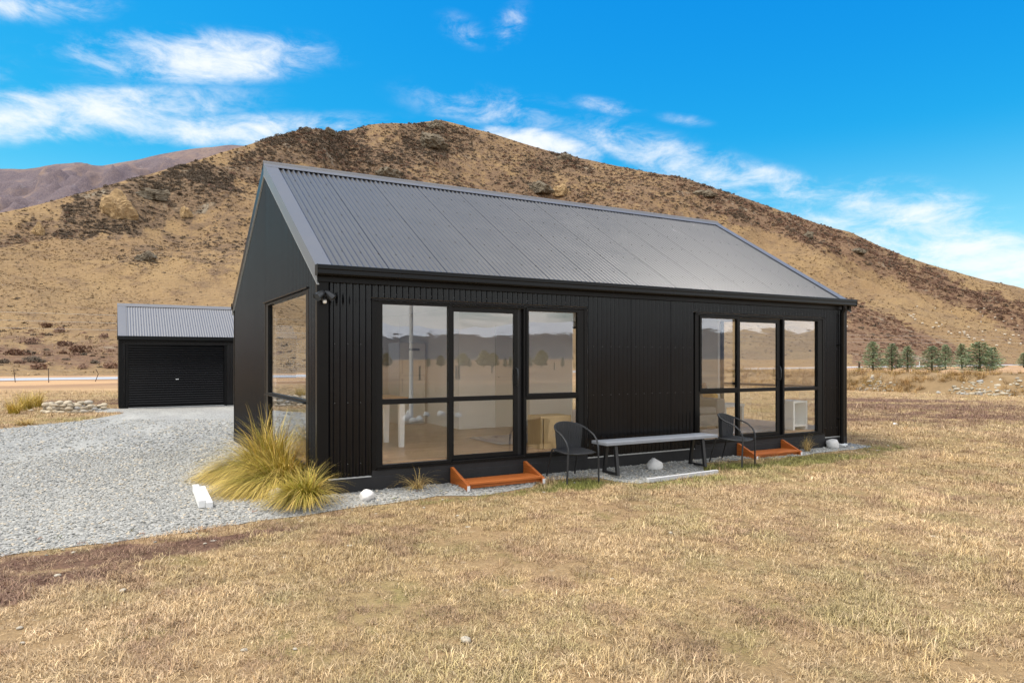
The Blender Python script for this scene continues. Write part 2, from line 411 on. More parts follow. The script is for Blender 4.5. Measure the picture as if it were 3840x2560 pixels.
def gravelmat():
    def f(t, s):
        P = t.pos(); v = t.n('ShaderNodeTexVoronoi', Vector=P, Scale=34.0)
        cell = t.sep(v.outputs['Color'])[0]
        c = t.mix(cell, (.18, .177, .162), (.41, .40, .37))
        c = t.mix(t.math('MULTIPLY', t.ss(t.noise(P, .5, 4), .5, .75), .4), c, (.28, .27, .25))
        lane = t.noise(t.vm('MULTIPLY', P, (.9, .25, 1)), 1.0, 3)
        c = t.mix(t.math('MULTIPLY', t.ss(lane, .45, .7), .3), c, (.54, .52, .46))
        s('Base Color', c)
        s('Normal', bump(t, t.math('SUBTRACT', 1.0, v.outputs['Distance']), .9, .02))
    return material('gravel', f, .9, .2)
def pebblemat(name, c1, c2, c3):
    def f(t, s):
        rn = t.n('ShaderNodeObjectInfo').outputs['Random']
        P = t.n('ShaderNodeTexCoord').outputs['Object']
        c = t.mix(rn, c1, c2); c = t.mix(t.ss(t.math('FRACT', t.math('MULTIPLY', rn, 7.31)), .8, .9), c, c3)
        k = t.math('MULTIPLY_ADD', t.noise(P, 3, 3), .5, .75)
        s('Base Color', t.mix(1.0, c, t.comb(k, k, k), 'MULTIPLY'))
    return material(name, f, .8, .3)
M['gravel'] = gravelmat()
M['pebble'] = pebblemat('pebble', (.195, .193, .178), (.385, .378, .348), (.45, .39, .30))
M['rubble'] = pebblemat('rubble', (.25, .21, .15), (.46, .41, .32), (.32, .31, .29))
M['hearthstone'] = pebblemat('piled_stone', (.30, .25, .18), (.50, .42, .30), (.30, .28, .25))

def hillmat(name, golds, scrubs, rocks, fine_scale):
    def f(t, s):
        P = t.pos()
        sc = t.n('ShaderNodeAttribute', p={'attribute_name': 'scrub'}).outputs['Fac']
        red = t.n('ShaderNodeAttribute', p={'attribute_name': 'red'}).outputs['Fac']
        a = t.noise(P, .018*fine_scale, 4, .65); b = t.noise(P, .14*fine_scale, 5, .74, .3); d = t.noise(P, .75*fine_scale, 3, .75)
        c = t.mix(t.ss(a, .35, .65), golds[0], golds[1])
        c = t.mix(t.math('MULTIPLY', t.ss(b, .46, .66), .7), c, golds[2])
        c = t.mix(t.math('MULTIPLY', t.ss(d, .50, .72), .55), c, golds[3])
        th = t.math('ADD', t.math('MULTIPLY', sc, 1.0), t.math('MULTIPLY_ADD', b, 1.5, -.75))
        th = t.math('ADD', th, t.math('MULTIPLY_ADD', d, .9, -.45))
        m = t.ss(th, .25, .62)
        sb = t.mix(red, scrubs[0], scrubs[1]); sb = t.mix(t.ss(d, .4, .68), sb, scrubs[2])
        c = t.mix(t.math('MULTIPLY', m, .75), c, sb)
        rk = t.math('MULTIPLY', t.ss(t.noise(P, .055*fine_scale, 5, .7), .585, .66), t.ss(sc, .35, .7))
        c = t.mix(t.math('MULTIPLY', rk, .75), c, t.mix(t.ss(d, .35, .65), rocks[0], rocks[1]))
        s('Base Color', c)
        s('Normal', bump(t, t.math('ADD', b, t.math('MULTIPLY', d, .45)), .75, 2.2/fine_scale))
    return material(name, f, .95, .1)
M['hill'] = hillmat('tussock_hill', [(.272, .180, .088), (.222, .143, .074), (.148, .096, .058), (.335, .235, .125)],
                    [(.085, .062, .045), (.145, .078, .052), (.20, .130, .080)], [(.17, .145, .11), (.30, .255, .185)], 1)
M['far'] = hillmat('far_range', [(.215, .155, .130), (.155, .118, .118), (.095, .078, .092), (.27, .195, .155)],
                   [(.085, .072, .090), (.12, .09, .10), (.17, .135, .14)], [(.12, .115, .135), (.25, .22, .21)], .34)
def snowmat():
    def f(t, s):
        P = t.pos(); z = t.sep(P)[2]
        n = t.noise(P, .004, 6, .7)
        h = t.math('ADD', z, t.math('MULTIPLY_ADD', n, 300, -150))
        c = t.mix(t.ss(t.noise(P, .01, 5), .4, .65), (.115, .112, .125), (.07, .078, .10))
        s('Base Color', t.mix(t.ss(h, 165, 178), c, (.80, .82, .86)))
    return material('snow_range', f, .9, .1)
M['snowy'] = snowmat()
def rockmat(name, c1, c2, c3):
    def f(t, s):
        P = t.pos(); q = t.vm('MULTIPLY', P, (1, 1, 2.5))
        a = t.noise(q, .35, 5, .75); b = t.noise(P, 1.1, 4, .7)
        c = t.mix(t.ss(a, .35, .65), c1, c2); c = t.mix(t.math('MULTIPLY', t.ss(b, .55, .75), .7), c, c3)
        s('Base Color', c); s('Normal', bump(t, t.math('ADD', a, b), .9, .5))
    return material(name, f, .95, .1)
M['rock_gold'] = rockmat('golden_schist', (.40, .275, .14), (.27, .185, .10), (.085, .065, .045))
M['rock_grey'] = rockmat('grey_schist', (.20, .165, .115), (.105, .088, .066), (.33, .29, .21))
def leafmat(name, c1, c2, c3):
    def f(t, s):
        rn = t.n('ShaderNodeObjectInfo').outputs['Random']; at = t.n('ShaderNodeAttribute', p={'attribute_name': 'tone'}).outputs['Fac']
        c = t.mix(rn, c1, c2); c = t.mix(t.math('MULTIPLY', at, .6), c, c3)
        s('Base Color', c)
    return material(name, f, .9, .1)
M['scrub_dark'] = leafmat('dark_scrub', (.060, .049, .036), (.135, .101, .072), (.175, .133, .094))
M['scrub_red'] = leafmat('brown_scrub', (.135, .080, .058), (.21, .120, .080), (.28, .18, .12))
M['conifer'] = leafmat('conifer_needles', (.17, .23, .115), (.24, .31, .17), (.42, .49, .32))
M['willow'] = leafmat('willow_leaf', (.26, .24, .09), (.34, .29, .12), (.42, .37, .17))
M['bark'] = plain('bark', (.07, .055, .045), .9, .1, 0, .3, 4)
def tussmat():
    def f(t, s):
        c = t.n('ShaderNodeVertexColor', p={'layer_name': 'Col'}).outputs[0]
        s('Base Color', c)
    m = material('tussock_blade', f, .6, .3); return m
M['tussock'] = tussmat()

# ================================================================== GROUND
DRIVE = [(-22, -2.2), (-14, -1.9), (-6, -1.72)]+[tuple(G(px, py).xy) for px, py in ((0, 2085), (420, 2035), (700, 1990), (1150, 1935), (1360, 1900), (1500, 1880), (1640, 1862), (1800, 1858), (2000, 1828))]+[(3.05, -.42),
         (4.0, -.50), (4.3, -1.05), (5.8, -1.0), (6.05, -.55), (6.3, -.36), (7.2, -.42), (8.7, -.50), (10.75, -.42), (10.9, .5), (10.8, 7.6), (8, 10), (6.6, 18.95),
         (-2.05, 18.95), (-2.3, 19.3), (-3.0, 19.4), (-3.3, 18.4), (-2.6, 17.5), (-1.98, 16.9), (-1.96, 16.4), (-3.03, 14.03), (-4.66, 12.38), (-9, 9.6), (-22, 7.5)]
def rough_poly(poly, step, amp, seed):
    out = []
    for i in range(len(poly)):
        a = Vector(poly[i]); b = Vector(poly[(i+1) % len(poly)]); n = max(1, int((b-a).length/step))
        for k in range(n):
            p = a.lerp(b, k/n); q = (b-a).normalized().orthogonal()
            w = (float(fbm(p.x*2.2, p.y*2.2, 3, seed))-.5)*2*amp
            if p.y > -.3 and -.2 < p.x < 11: w = 0
            out.append((p.x+q.x*w, p.y+q.y*w))
    return out
DRIVE_R = rough_poly(DRIVE, .22, .12, 5)

def sink(me):
    bm = bmesh.new(); bm.from_mesh(me)
    for y in np.linspace(-.3, -.8, 9):
        bmesh.ops.bisect_plane(bm, geom=bm.verts[:]+bm.edges[:]+bm.faces[:], plane_co=(0, float(y), 0), plane_no=(0, 1, 0), dist=1e-5)
    for v in bm.verts: v.co.z += gz(v.co.y)
    bm.to_mesh(me); bm.free()
def ground():
    rs = [0, 4, 8, 14, 22, 34, 50, 75, 110, 170, 260, 400, 700, 1200, 2500, 5000, 9000, 14000]; n = 72
    v = [(0, 0, 0)]; f = []
    for r in rs[1:]: v += [(r*math.cos(2*math.pi*k/n), r*math.sin(2*math.pi*k/n), 0) for k in range(n)]
    f += [(0, 1+k, 1+(k+1) % n) for k in range(n)]
    for i in range(len(rs)-2):
        f += [(1+i*n+k, 1+(i+1)*n+k, 1+(i+1)*n+(k+1) % n, 1+i*n+(k+1) % n) for k in range(n)]
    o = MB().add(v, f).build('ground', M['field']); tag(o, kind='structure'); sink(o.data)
ground()
def flat_poly(name, poly, z, mat):
    bm = bmesh.new(); vs = [bm.verts.new((x, y, z)) for x, y in poly]
    es = [bm.edges.new((vs[i], vs[(i+1) % len(vs)])) for i in range(len(vs))]
    bmesh.ops.triangle_fill(bm, edges=es, use_beauty=True)
    for fc in bm.faces:
        if fc.normal.z < 0: fc.normal_flip()
    me = bpy.data.meshes.new(name); bm.to_mesh(me); bm.free(); me.materials.append(mat); sink(me)
    return link(name, me)
tag(flat_poly('gravel_driveway', DRIVE_R, .006, M['gravel']), kind='structure')
# the road beyond the paddock
def road():
    c = [(-400, 40), (-120, 52), (-60, 57.5), (-10, 63.5), (0, 64.2), (60, 71), (130, 83.5), (225, 97), (400, 118), (900, 160)]
    mb = MB(); w = 4.4; vs = []
    for i, (x, y) in enumerate(c):
        a = Vector(c[max(i-1, 0)]); b = Vector(c[min(i+1, len(c)-1)]); n = (b-a).normalized(); n = Vector((-n.y, n.x))
        vs += [(x-n.x*w, y-n.y*w, .02), (x+n.x*w, y+n.y*w, .02)]
    mb.add(vs, [(2*i, 2*i+2, 2*i+3, 2*i+1) for i in range(len(c)-1)])
    tag(mb.build('road', M['road']), kind='structure')
road()

# ------------------------------------------------------------------ hills
DS = 3840/2352
SKY = [(-1500, 700), (-900, 640), (-400, 575), (-150, 527), (0, 492), (120, 462), (250, 428), (340, 404), (450, 370), (560, 335), (640, 311), (700, 296), (740, 299), (775, 306), (800, 301), (850, 288), (900, 283),
       (950, 286), (985, 281), (1010, 277), (1040, 283), (1080, 295), (1120, 305), (1180, 325), (1230, 340), (1280, 353), (1300, 352), (1330, 363), (1400, 380), (1480, 395), (1560, 406), (1620, 425), (1680, 445),
       (1750, 470), (1830, 497), (1880, 515), (1950, 535), (2010, 562), (2080, 590), (2150, 614), (2200, 628), (2260, 645), (2300, 652), (2352, 665), (2700, 722), (3200, 770), (4000, 800)]
RID = [(-1500, 210), (0, 250), (300, 310), (640, 430), (740, 470), (800, 560), (1010, 620), (1300, 640), (1700, 600), (2352, 640), (4000, 720)]
FOOTY = [(-1500, 74), (0, 77), (600, 80), (1200, 84), (1900, 97), (2352, 112), (4000, 130)]
def tab(T, x): return np.interp(x, [a for a, _ in T], [b for _, b in T])
def hill_params(t):
    dpx = (1920+np.asarray(t)*F)/DS
    us = (HOR/DS-tab(SKY, dpx))/(F/DS); ks = tab(RID, dpx)
    kf = (tab(FOOTY, dpx)-CY)/np.maximum(AS-np.asarray(t)*AC, .30)
    return us, ks, np.minimum(kf, ks*.6)
def hill_z(t, k):
    us, ks, kf = hill_params(t)
    sg = (k-kf)/(ks-kf); s1 = np.clip(sg, 0, 1)
    p = .62*s1**.85+.38*s1**1.6
    u = us*(p/(1.0))
    zr = CH+ks*us
    z = np.where(sg <= 1, k*u+CH*s1, zr-(k-ks)*.22-np.maximum(k-ks, 0)**2*.0004)
    x = CX+k*(AC+t*AS); y = CY+k*(AS-t*AC)
    env = np.clip(s1*4, 0, 1)*np.clip((1.02-s1)*5, .12, 1)
    rid = 1-np.abs(fbm(x/95, y/140, 4, 3)*2-1)
    nz = (rid-.72)*21+(fbm(x/34, y/34, 5, 9)-.5)*12+(fbm(x/9, y/9, 3, 21)-.5)*2.2
    z = z+nz*env*np.clip(k/380, .25, 1.2)
    return np.where(sg < 0, sg*3-.2, z)
# scrub cover over the hill: (photo-plan x, y, rx, ry, tilt, dark, red) ellipses turned into places on the slope
COVER = [(300, 470, 190, 62, -.25, .95, 0), (420, 440, 120, 60, -.2, .9, 0), (90, 530, 120, 26, -.2, .6, .2), (480, 560, 80, 70, 0, .35, 0), (330, 590, 70, 30, 0, .5, 0),
         (700, 335, 150, 45, -.2, .85, 0), (830, 365, 120, 40, .35, .9, .1), (620, 370, 90, 40, -.3, .6, 0), (1000, 322, 95, 42, .15, .95, 0), (940, 345, 60, 26, .2, .7, 0), (890, 400, 90, 32, .4, .9, .2),
         (1120, 330, 90, 30, .3, .5, .1), (1180, 430, 80, 34, .2, .7, .2), (1240, 395, 60, 30, .1, .6, 0), (1300, 370, 60, 26, .3, .8, 0), (1290, 470, 150, 30, .25, .75, .3), (1000, 430, 120, 40, .3, .5, .5),
         (1400, 460, 120, 40, .3, .5, .3), (1700, 480, 140, 40, .35, .8, .55), (1850, 535, 140, 38, .4, .75, .75), (2000, 600, 150, 40, .45, .75, .8), (2150, 665, 140, 42, .45, .72, .9), (2300, 735, 140, 55, .4, .7, .9),
         (2100, 640, 180, 30, .42, .7, .7), (2050, 768, 125, 48, .45, .85, .95), (1990, 780, 95, 55, .3, .9, 1.0), (2190, 820, 150, 30, .25, .95, 1.0), (2340, 835, 80, 22, .1, .8, 1), (250, 815, 330, 30, 0, .75, .9), (100, 770, 120, 30, 0, .35, .6),
         (480, 760, 80, 60, 0, .45, .7), (1960, 705, 60, 40, .3, .7, .9), (1000, 400, 420, 120, .1, .48, .35), (1450, 430, 300, 70, .25, .48, .4), (1650, 440, 160, 40, .3, .7, .5), (480, 520, 120, 120, 0, .42, .1)]
def cover(t, k, z):
    px = (1920+t*F)/DS; py = (HOR-F*(z-CH)/k)/DS
    w = (fbm(px/26, py/20, 4, 31)-.5)*1.1
    dark = np.where((py < 560) & (px > 480), .22, .10)*np.ones(np.shape(px)); red = np.zeros(np.shape(px)); wt = np.zeros(np.shape(px))+1e-3
    for cx, cy, rx, ry, rot, d, r in COVER:
        c, s = math.cos(rot), math.sin(rot); dx = px-cx; dy = py-cy
        u = (dx*c+dy*s)/rx; v = (-dx*s+dy*c)/ry; q = np.sqrt(u*u+v*v)+w
        g = np.clip((1.25-q)/.5, 0, 1); g = g*g*(3-2*g)
        dark = np.maximum(dark, g*d); red += g*r; wt += g
    for cx, cy, rx, ry, rot in ((1960, 648, 230, 42, .42), (2190, 745, 210, 44, .42), (1800, 580, 120, 30, .42), (230, 680, 330, 90, 0)):
        c, s = math.cos(rot), math.sin(rot); u = ((px-cx)*c+(py-cy)*s)/rx; v = (-(px-cx)*s+(py-cy)*c)/ry
        g = np.clip((1.25-np.sqrt(u*u+v*v)-w*.6)/.5, 0, 1); dark = dark*(1-(.85 if rot else .3)*g)
    red = np.clip(red/np.maximum(wt, .3), 0, 1)
    return dark, np.maximum(red, np.clip((px-1750)/500, 0, .8)*.6)
def terrain(name, mat, tg, kg_fn, zfn, covfn, smooth=True):
    n = len(tg); kk = np.array([kg_fn(t) for t in tg]); m = kk.shape[1]
    T = np.repeat(tg[:, None], m, 1); Z = zfn(T, kk)
    X = CX+kk*(AC+T*AS); Y = CY+kk*(AS-T*AC)
    v = np.stack([X, Y, Z], -1).reshape(-1, 3)
    i = np.arange(n-1)[:, None]*m+np.arange(m-1)[None, :]
    f = np.stack([i, i+m, i+m+1, i+1], -1).reshape(-1, 4)
    me = npmesh(name, v, f, mat, smooth)
    d, r = covfn(T, kk, Z)
    for nm, a in (('scrub', d), ('red', r)):
        at = me.attributes.new(nm, 'FLOAT', 'POINT'); at.data.foreach_set('value', np.ascontiguousarray(a.reshape(-1), np.float32))
    o = link(name, me); tag(o, kind='structure'); return o
tg = np.unique(np.concatenate([np.linspace(-1.45, -.8, 60), np.linspace(-.8, .8, 520), np.linspace(.8, 1.75, 60)]))
sg = np.concatenate([[-.08], np.linspace(0, 1, 210), np.linspace(1.03, 1.6, 16)])
def kg(t):
    us, ks, kf = hill_params(t); return kf+(ks-kf)*sg
terrain('hill', M['hill'], tg, kg, hill_z, cover)
FAR = [(-1500, 470), (-400, 400), (0, 386), (60, 387), (130, 376), (180, 373), (230, 383), (300, 370), (340, 362), (400, 349), (440, 342), (480, 336), (530, 329), (570, 331), (800, 350), (1200, 450), (1800, 640), (2352, 730), (4000, 790)]
def far_z(t, k):
    us = (HOR/DS-tab(FAR, (1920+t*F)/DS))/(F/DS); s = (k-900)/(2600-900); s1 = np.clip(s, 0, 1)
    x = CX+k*(AC+t*AS); y = CY+k*(AS-t*AC)
    rid = 1-np.abs(fbm(x/520, y/700, 5, 5)*2-1)
    z = np.where(s <= 1, k*us*(s1**.8), 2600*us-(k-2600)*.3)
    return z+((rid-.75)*210+(fbm(x/130, y/130, 4, 8)-.5)*200+(fbm(x/40, y/40, 3, 18)-.5)*60)*np.clip(s1*3, 0, 1)*np.clip((1.0-s1)*6, .06, 1)
terrain('mountain', M['far'], np.linspace(-1.5, 1.6, 420), lambda t: np.concatenate([np.linspace(900, 2600, 110), np.linspace(2650, 3200, 8)]), far_z,
        lambda T, k, Z: (np.clip((fbm(T*26+k/400, k/70, 5, 2, .6)-.40)*6, 0, 1), np.full(T.shape, .3)))  # mottling in colour stands in for relief shading the soft light lacks
# the ranges across the valley, behind the photographer, that the panes mirror
def back_range():
    n = 260; m = 26; az = np.linspace(R(150), R(392), n)[:, None]; s = np.linspace(0, 1.25, m)[None, :]
    r = 3200+2600*s
    e = .040+.030*(fbm(az*7, az*0+3, 4, 12)-.35)+.02*np.exp(-((az-R(318))/.12)**2)
    z = 5800*e*np.where(s <= 1, np.clip(s, 0, 1)**1.2, 1-(s-1)*2)
    z = z+(1-np.abs(fbm(az*26+s*2, s*5+az*9, 5, 6)*2-1)-.7)*150*np.clip(s*2, 0, 1)
    X = r*np.cos(az)+0*s; Y = r*np.sin(az)+0*s
    v = np.stack([X, Y, z*np.ones_like(X)-4], -1).reshape(-1, 3)
    i = np.arange(n-1)[:, None]*m+np.arange(m-1)[None, :]
    tag(link('snowy_mountains', npmesh('snowy_mountains', v, np.stack([i, i+m, i+m+1, i+1], -1).reshape(-1, 4), M['snowy'], True)), kind='structure')
back_range()
def hill_hit(px, py):
    t = (px-1920)/F; u = (HOR-py)/F; us, ks, kf = hill_params(t)
    k = np.linspace(float(kf), float(ks)*1.02, 1400); z = hill_z(np.full(k.shape, t), k)
    i = np.argmax((z-CH)/k >= u)
    if not ((z-CH)/k >= u).any(): i = int(np.argmax((z-CH)/k))
    kk = k[i]; return Vector((CX+kk*(AC+t*AS), CY+kk*(AS-t*AC), z[i])), kk

# ================================================================== HOUSE
L, WD = 10.5, 6.92                         # length, depth
TAN = .608; ZE = 2.86; YE = -.06; YR = WD/2; ZR = ZE+TAN*(YR-YE)
def zroof(y): return ZE+TAN*((y if y <= YR else WD-y)-YE)
PITCH = .085
def corr(name, u0, u1, lo, hi, P, mat, parent, amp=.0140, lift=0.0, per=8, lip=True):
    """one corrugated sheet: u across the ribs, lo(u)/hi(u) its two ends, P(u, v, w) -> place, w outwards"""
    us = list(np.arange(math.ceil(u0/PITCH*per+1e-6), math.floor(u1/PITCH*per-1e-6)+1)*PITCH/per)
    us = [u0]+us+[u1]; mb = MB(); n = len(us)
    for u in us:
        w = amp*math.cos(2*math.pi*u/PITCH)+lift*(1-(u-u0)/(u1-u0))
        mb.v.append(tuple(P(u, lo(u), w))); mb.v.append(tuple(P(u, hi(u), w)))
    mb.f = [(2*i, 2*i+2, 2*i+3, 2*i+1) for i in range(n-1)]
    return mb.build(name, mat, parent, smooth=80)
def sheets(name, u0, u1, lo, hi, P, mat, parent, width=.85, start=None, lift=.0022, **kw):
    a = u0 if start is None else start; e = []
    while a < u1-.02:
        b = min(u1, a+width)
        if u1-b < .12: b = u1
        e.append((max(a, u0), b)); a = b
    for i, (p, q) in enumerate(e):
        corr(name, p, min(q+.018, u1), lo, hi, P, mat, parent, lift=lift, **kw)
k_ = lambda c: (lambda u: c)
house = thing('house', 'long single storey house clad in black corrugated steel with a gable roof', 'house', (L/2, WD/2, 0))

OPEN1 = (.735, 4.115); OPEN2 = (6.46, 9.80)
PF = lambda u, v, w: (u, -w, v); PL = lambda u, v, w: (-w, u, v); PR = lambda u, v, w: (L+w, u, v); PB = lambda u, v, w: (u, WD+w, v)
ZB, ZT = .20, 2.80
hi_g = lambda u: zroof(u)-.03
# front
sheets('wall_sheet', .115, .69, k_(ZB), k_(ZT), PF, M['wall'], house)
sheets('wall_sheet', .69, 4.165, k_(2.535), k_(ZT), PF, M['wall'], house)
sheets('wall_sheet', 4.165, 6.41, k_(ZB), k_(ZT), PF, M['wall'], house)
sheets('wall_sheet', 6.41, 9.85, k_(2.535), k_(ZT), PF, M['wall'], house)
sheets('wall_sheet', 9.85, 10.36, k_(ZB), k_(ZT), PF, M['wall'], house)
# gables and rear
GO = (.47, 3.42); GZ0, GZ1 = .27, 2.655
for P in (PL, PR):
    sheets('wall_sheet', .05, GO[0], k_(ZB), hi_g, P, M['wall'], house)
    sheets('wall_sheet', GO[0], GO[1], k_(GZ1+.02), hi_g, P, M['wall'], house)
    sheets('wall_sheet', GO[1], WD-.05, k_(ZB), hi_g, P, M['wall'], house)
RO = [(.5, 2.9, 1.25, 2.5), (6.6, 10.1, .30, 2.6)]  # kitchen window widened, far opening added unseen, both to brighten the rooms
a = .12
for x0, x1, z0, z1 in RO:
    sheets('wall_sheet', a, x0, k_(ZB), k_(ZT), PB, M['wall'], house)
    sheets('wall_sheet', x0, x1, k_(z1), k_(ZT), PB, M['wall'], house)
    if z0 > .5: sheets('wall_sheet', x0, x1, k_(ZB), k_(z0), PB, M['wall'], house)
    a = x1
sheets('wall_sheet', a, L-.12, k_(ZB), k_(ZT), PB, M['wall'], house)
# roof
for side in (0, 1):
    PRF = (lambda u, v, w: (u, v, zroof(v)+w*1.17)) if side == 0 else (lambda u, v, w: (u, WD-v, zroof(v)+w*1.17))
    sheets('roof_sheet', .10, L-.10, k_(-.105), k_(YR-.012), PRF, M['roof'], house, amp=.0175, lift=.006)
def slope_strip(x0, x1, y0, y1, d0, d1):
    """slab following the roof between two vertical offsets; y0..y1 stays on one slope"""
    return MB().hexa([(x0, y0, zroof(y0)+d0), (x1, y0, zroof(y0)+d0), (x1, y1, zroof(y1)+d0), (x0, y1, zroof(y1)+d0)],
                     [(x0, y0, zroof(y0)+d1), (x1, y0, zroof(y0)+d1), (x1, y1, zroof(y1)+d1), (x0, y1, zroof(y1)+d1)])
for xa, xb, xc in ((-.04, .165, -.037), (L-.165, L+.04, L+.037)):
    for ya, yb in ((-.10, YR), (YR, WD+.10)):
        fl = slope_strip(xa, xb, ya, yb, .0285, .0325).build('barge_flashing', M['barge'], house)
        s = slope_strip(min(xa, xb) if xa < 0 else xc, xc if xa < 0 else xb, ya, yb, -.175, .0282)
        s.build('barge_board', M['trim'] if ya > 1 else M['barge'], fl)
        e0, e1 = (-.041, -.012) if xa < 0 else (L+.012, L+.041)
        slope_strip(e0, e1, ya, yb, -.181, -.1755).build('barge_lip', M['pale_edge'], fl)  # pale colour draws the lit lower edge of the barge
rc = MB()
prof = [(YR-.15, .0335), (YR-.02, .036), (YR-.018, .048), (YR, .062), (YR+.018, .048), (YR+.02, .036), (YR+.15, .0335), (YR+.15, .0365), (YR+.03, .040), (YR+.022, .060), (YR, .072), (YR-.022, .060), (YR-.03, .040), (YR-.15, .0365)]
rc.prism([(y, zroof(y)+d) for y, d in prof], 'x', -.046, L+.046)
rc.build('ridge_cap', M['barge'], house, smooth=30)
MB().prism([(YR-.12, zroof(YR-.12)-.014), (YR, ZR-.01), (YR+.12, zroof(YR+.12)-.014), (YR, ZR-.03)], 'x', .02, L-.02).build('ridge_board', M['found'], house)
def screws(name, pts, size, mat, parent):
    mb = MB()
    for x, y, z in pts: mb.lathe([(size, -.004), (size, .004), (size*.45, .008)], 6, (x, y, z))
    o = mb.build(name, mat, parent); o['kind'] = 'stuff'; return o
pts = []
for r_, y in enumerate((-.02, .42, 1.02, 1.62, 2.22, 2.82)):
    for i in range(3, 121):
        if i % (2 if r_ == 0 else 3) == (r_*2) % (2 if r_ == 0 else 3):
            pts.append((i*PITCH+.0, y, zroof(y)+.0255))
pts += [(.30*i, YR-.135, zroof(YR-.135)+.029) for i in range(1, 35)]+[(.135, y, zroof(y)+.024) for y in np.arange(.3, 3.3, .62)]
screws('roof_screws', pts, .0095, M['screw'], house)
ws = MB()
for z in (.37, 1.16, 1.92):
    for i in range(2, 122):
        x = i*PITCH+PITCH/2
        if i % 2 or any(a-.07 < x < b+.07 for a, b in (OPEN1, OPEN2)) or x > 10.3: continue
        ws.box(x-.0035, x+.0035, .003, .010, z-.0035, z+.0035)
for i in range(8, 117):
    x = i*PITCH+.01
    if i % 2 == 0 and any(a < x < b for a, b in (OPEN1, OPEN2)): ws.box(x-.0035, x+.0035, -.016, -.010, 2.577, 2.584)
o = ws.build('wall_screws', M['bright_screw'], house); o['kind'] = 'stuff'
# gutter, fascia, flashings
GP = [(-.055, 2.775), (-.165, 2.772), (-.178, 2.792), (-.174, 2.84), (-.182, 2.852), (-.180, 2.900), (-.166, 2.904), (-.166, 2.86), (-.160, 2.790), (-.062, 2.790), (-.062, 2.84), (-.055, 2.84)]
g = MB().prism(GP, 'x', -.05, 10.61).build('gutter', M['gutter'], house)
for x in (-.0535, 10.6105): MB().prism([(-.05, 2.77), (-.18, 2.768), (-.185, 2.905), (-.05, 2.905)], 'x', x, x+.003).build('gutter_end', M['trim'], g)
MB().prism([(WD-q, z) for q, z in GP][::-1], 'x', -.05, 10.61).build('gutter', M['gutter'], house)
MB().box(-.03, L+.03, -.052, .02, 2.70, 2.835).build('fascia', M['trim'], house)
MB().box(-.03, L+.03, WD-.02, WD+.052, 2.70, 2.835).build('fascia', M['trim'], house)
for x0, x1, y0, y1 in ((-.020, .125, -.020, .055), (L-.145, L+.02, -.020, .055), (-.020, .125, WD-.055, WD+.02), (L-.145, L+.02, WD-.055, WD+.02)):
    MB().box(x0, x1, y0, y1, .168, 2.765).build('corner_flashing', M['trim'], house, bevel=.004)
for q, (x0, x1) in enumerate(((.1, .69), (4.165, 6.41), (9.85, 10.36))):
    MB().box(x0, x1, -.016, .014, .183, .197).build('vermin_strip', M['pale_edge'], house)
FB = MB(); FB.box(-.012, L+.012, -.030, .03, -.12, .180); FB.build('foundation_board', M['found'], house, bevel=.006)
MB().box(-.012, L+.012, WD-.03, WD+.03, -.12, .180).build('foundation_board', M['found'], house)
for x0 in (-.03, L-.03): MB().box(x0, x0+.06, .031, WD-.031, -.12, .180).build('foundation_board', M['found'], house)
for (a, b) in (OPEN1, OPEN2): MB().box(a-.04, b+.04, -.022, .03, .1805, .262).build('sill_board', M['found'], house)

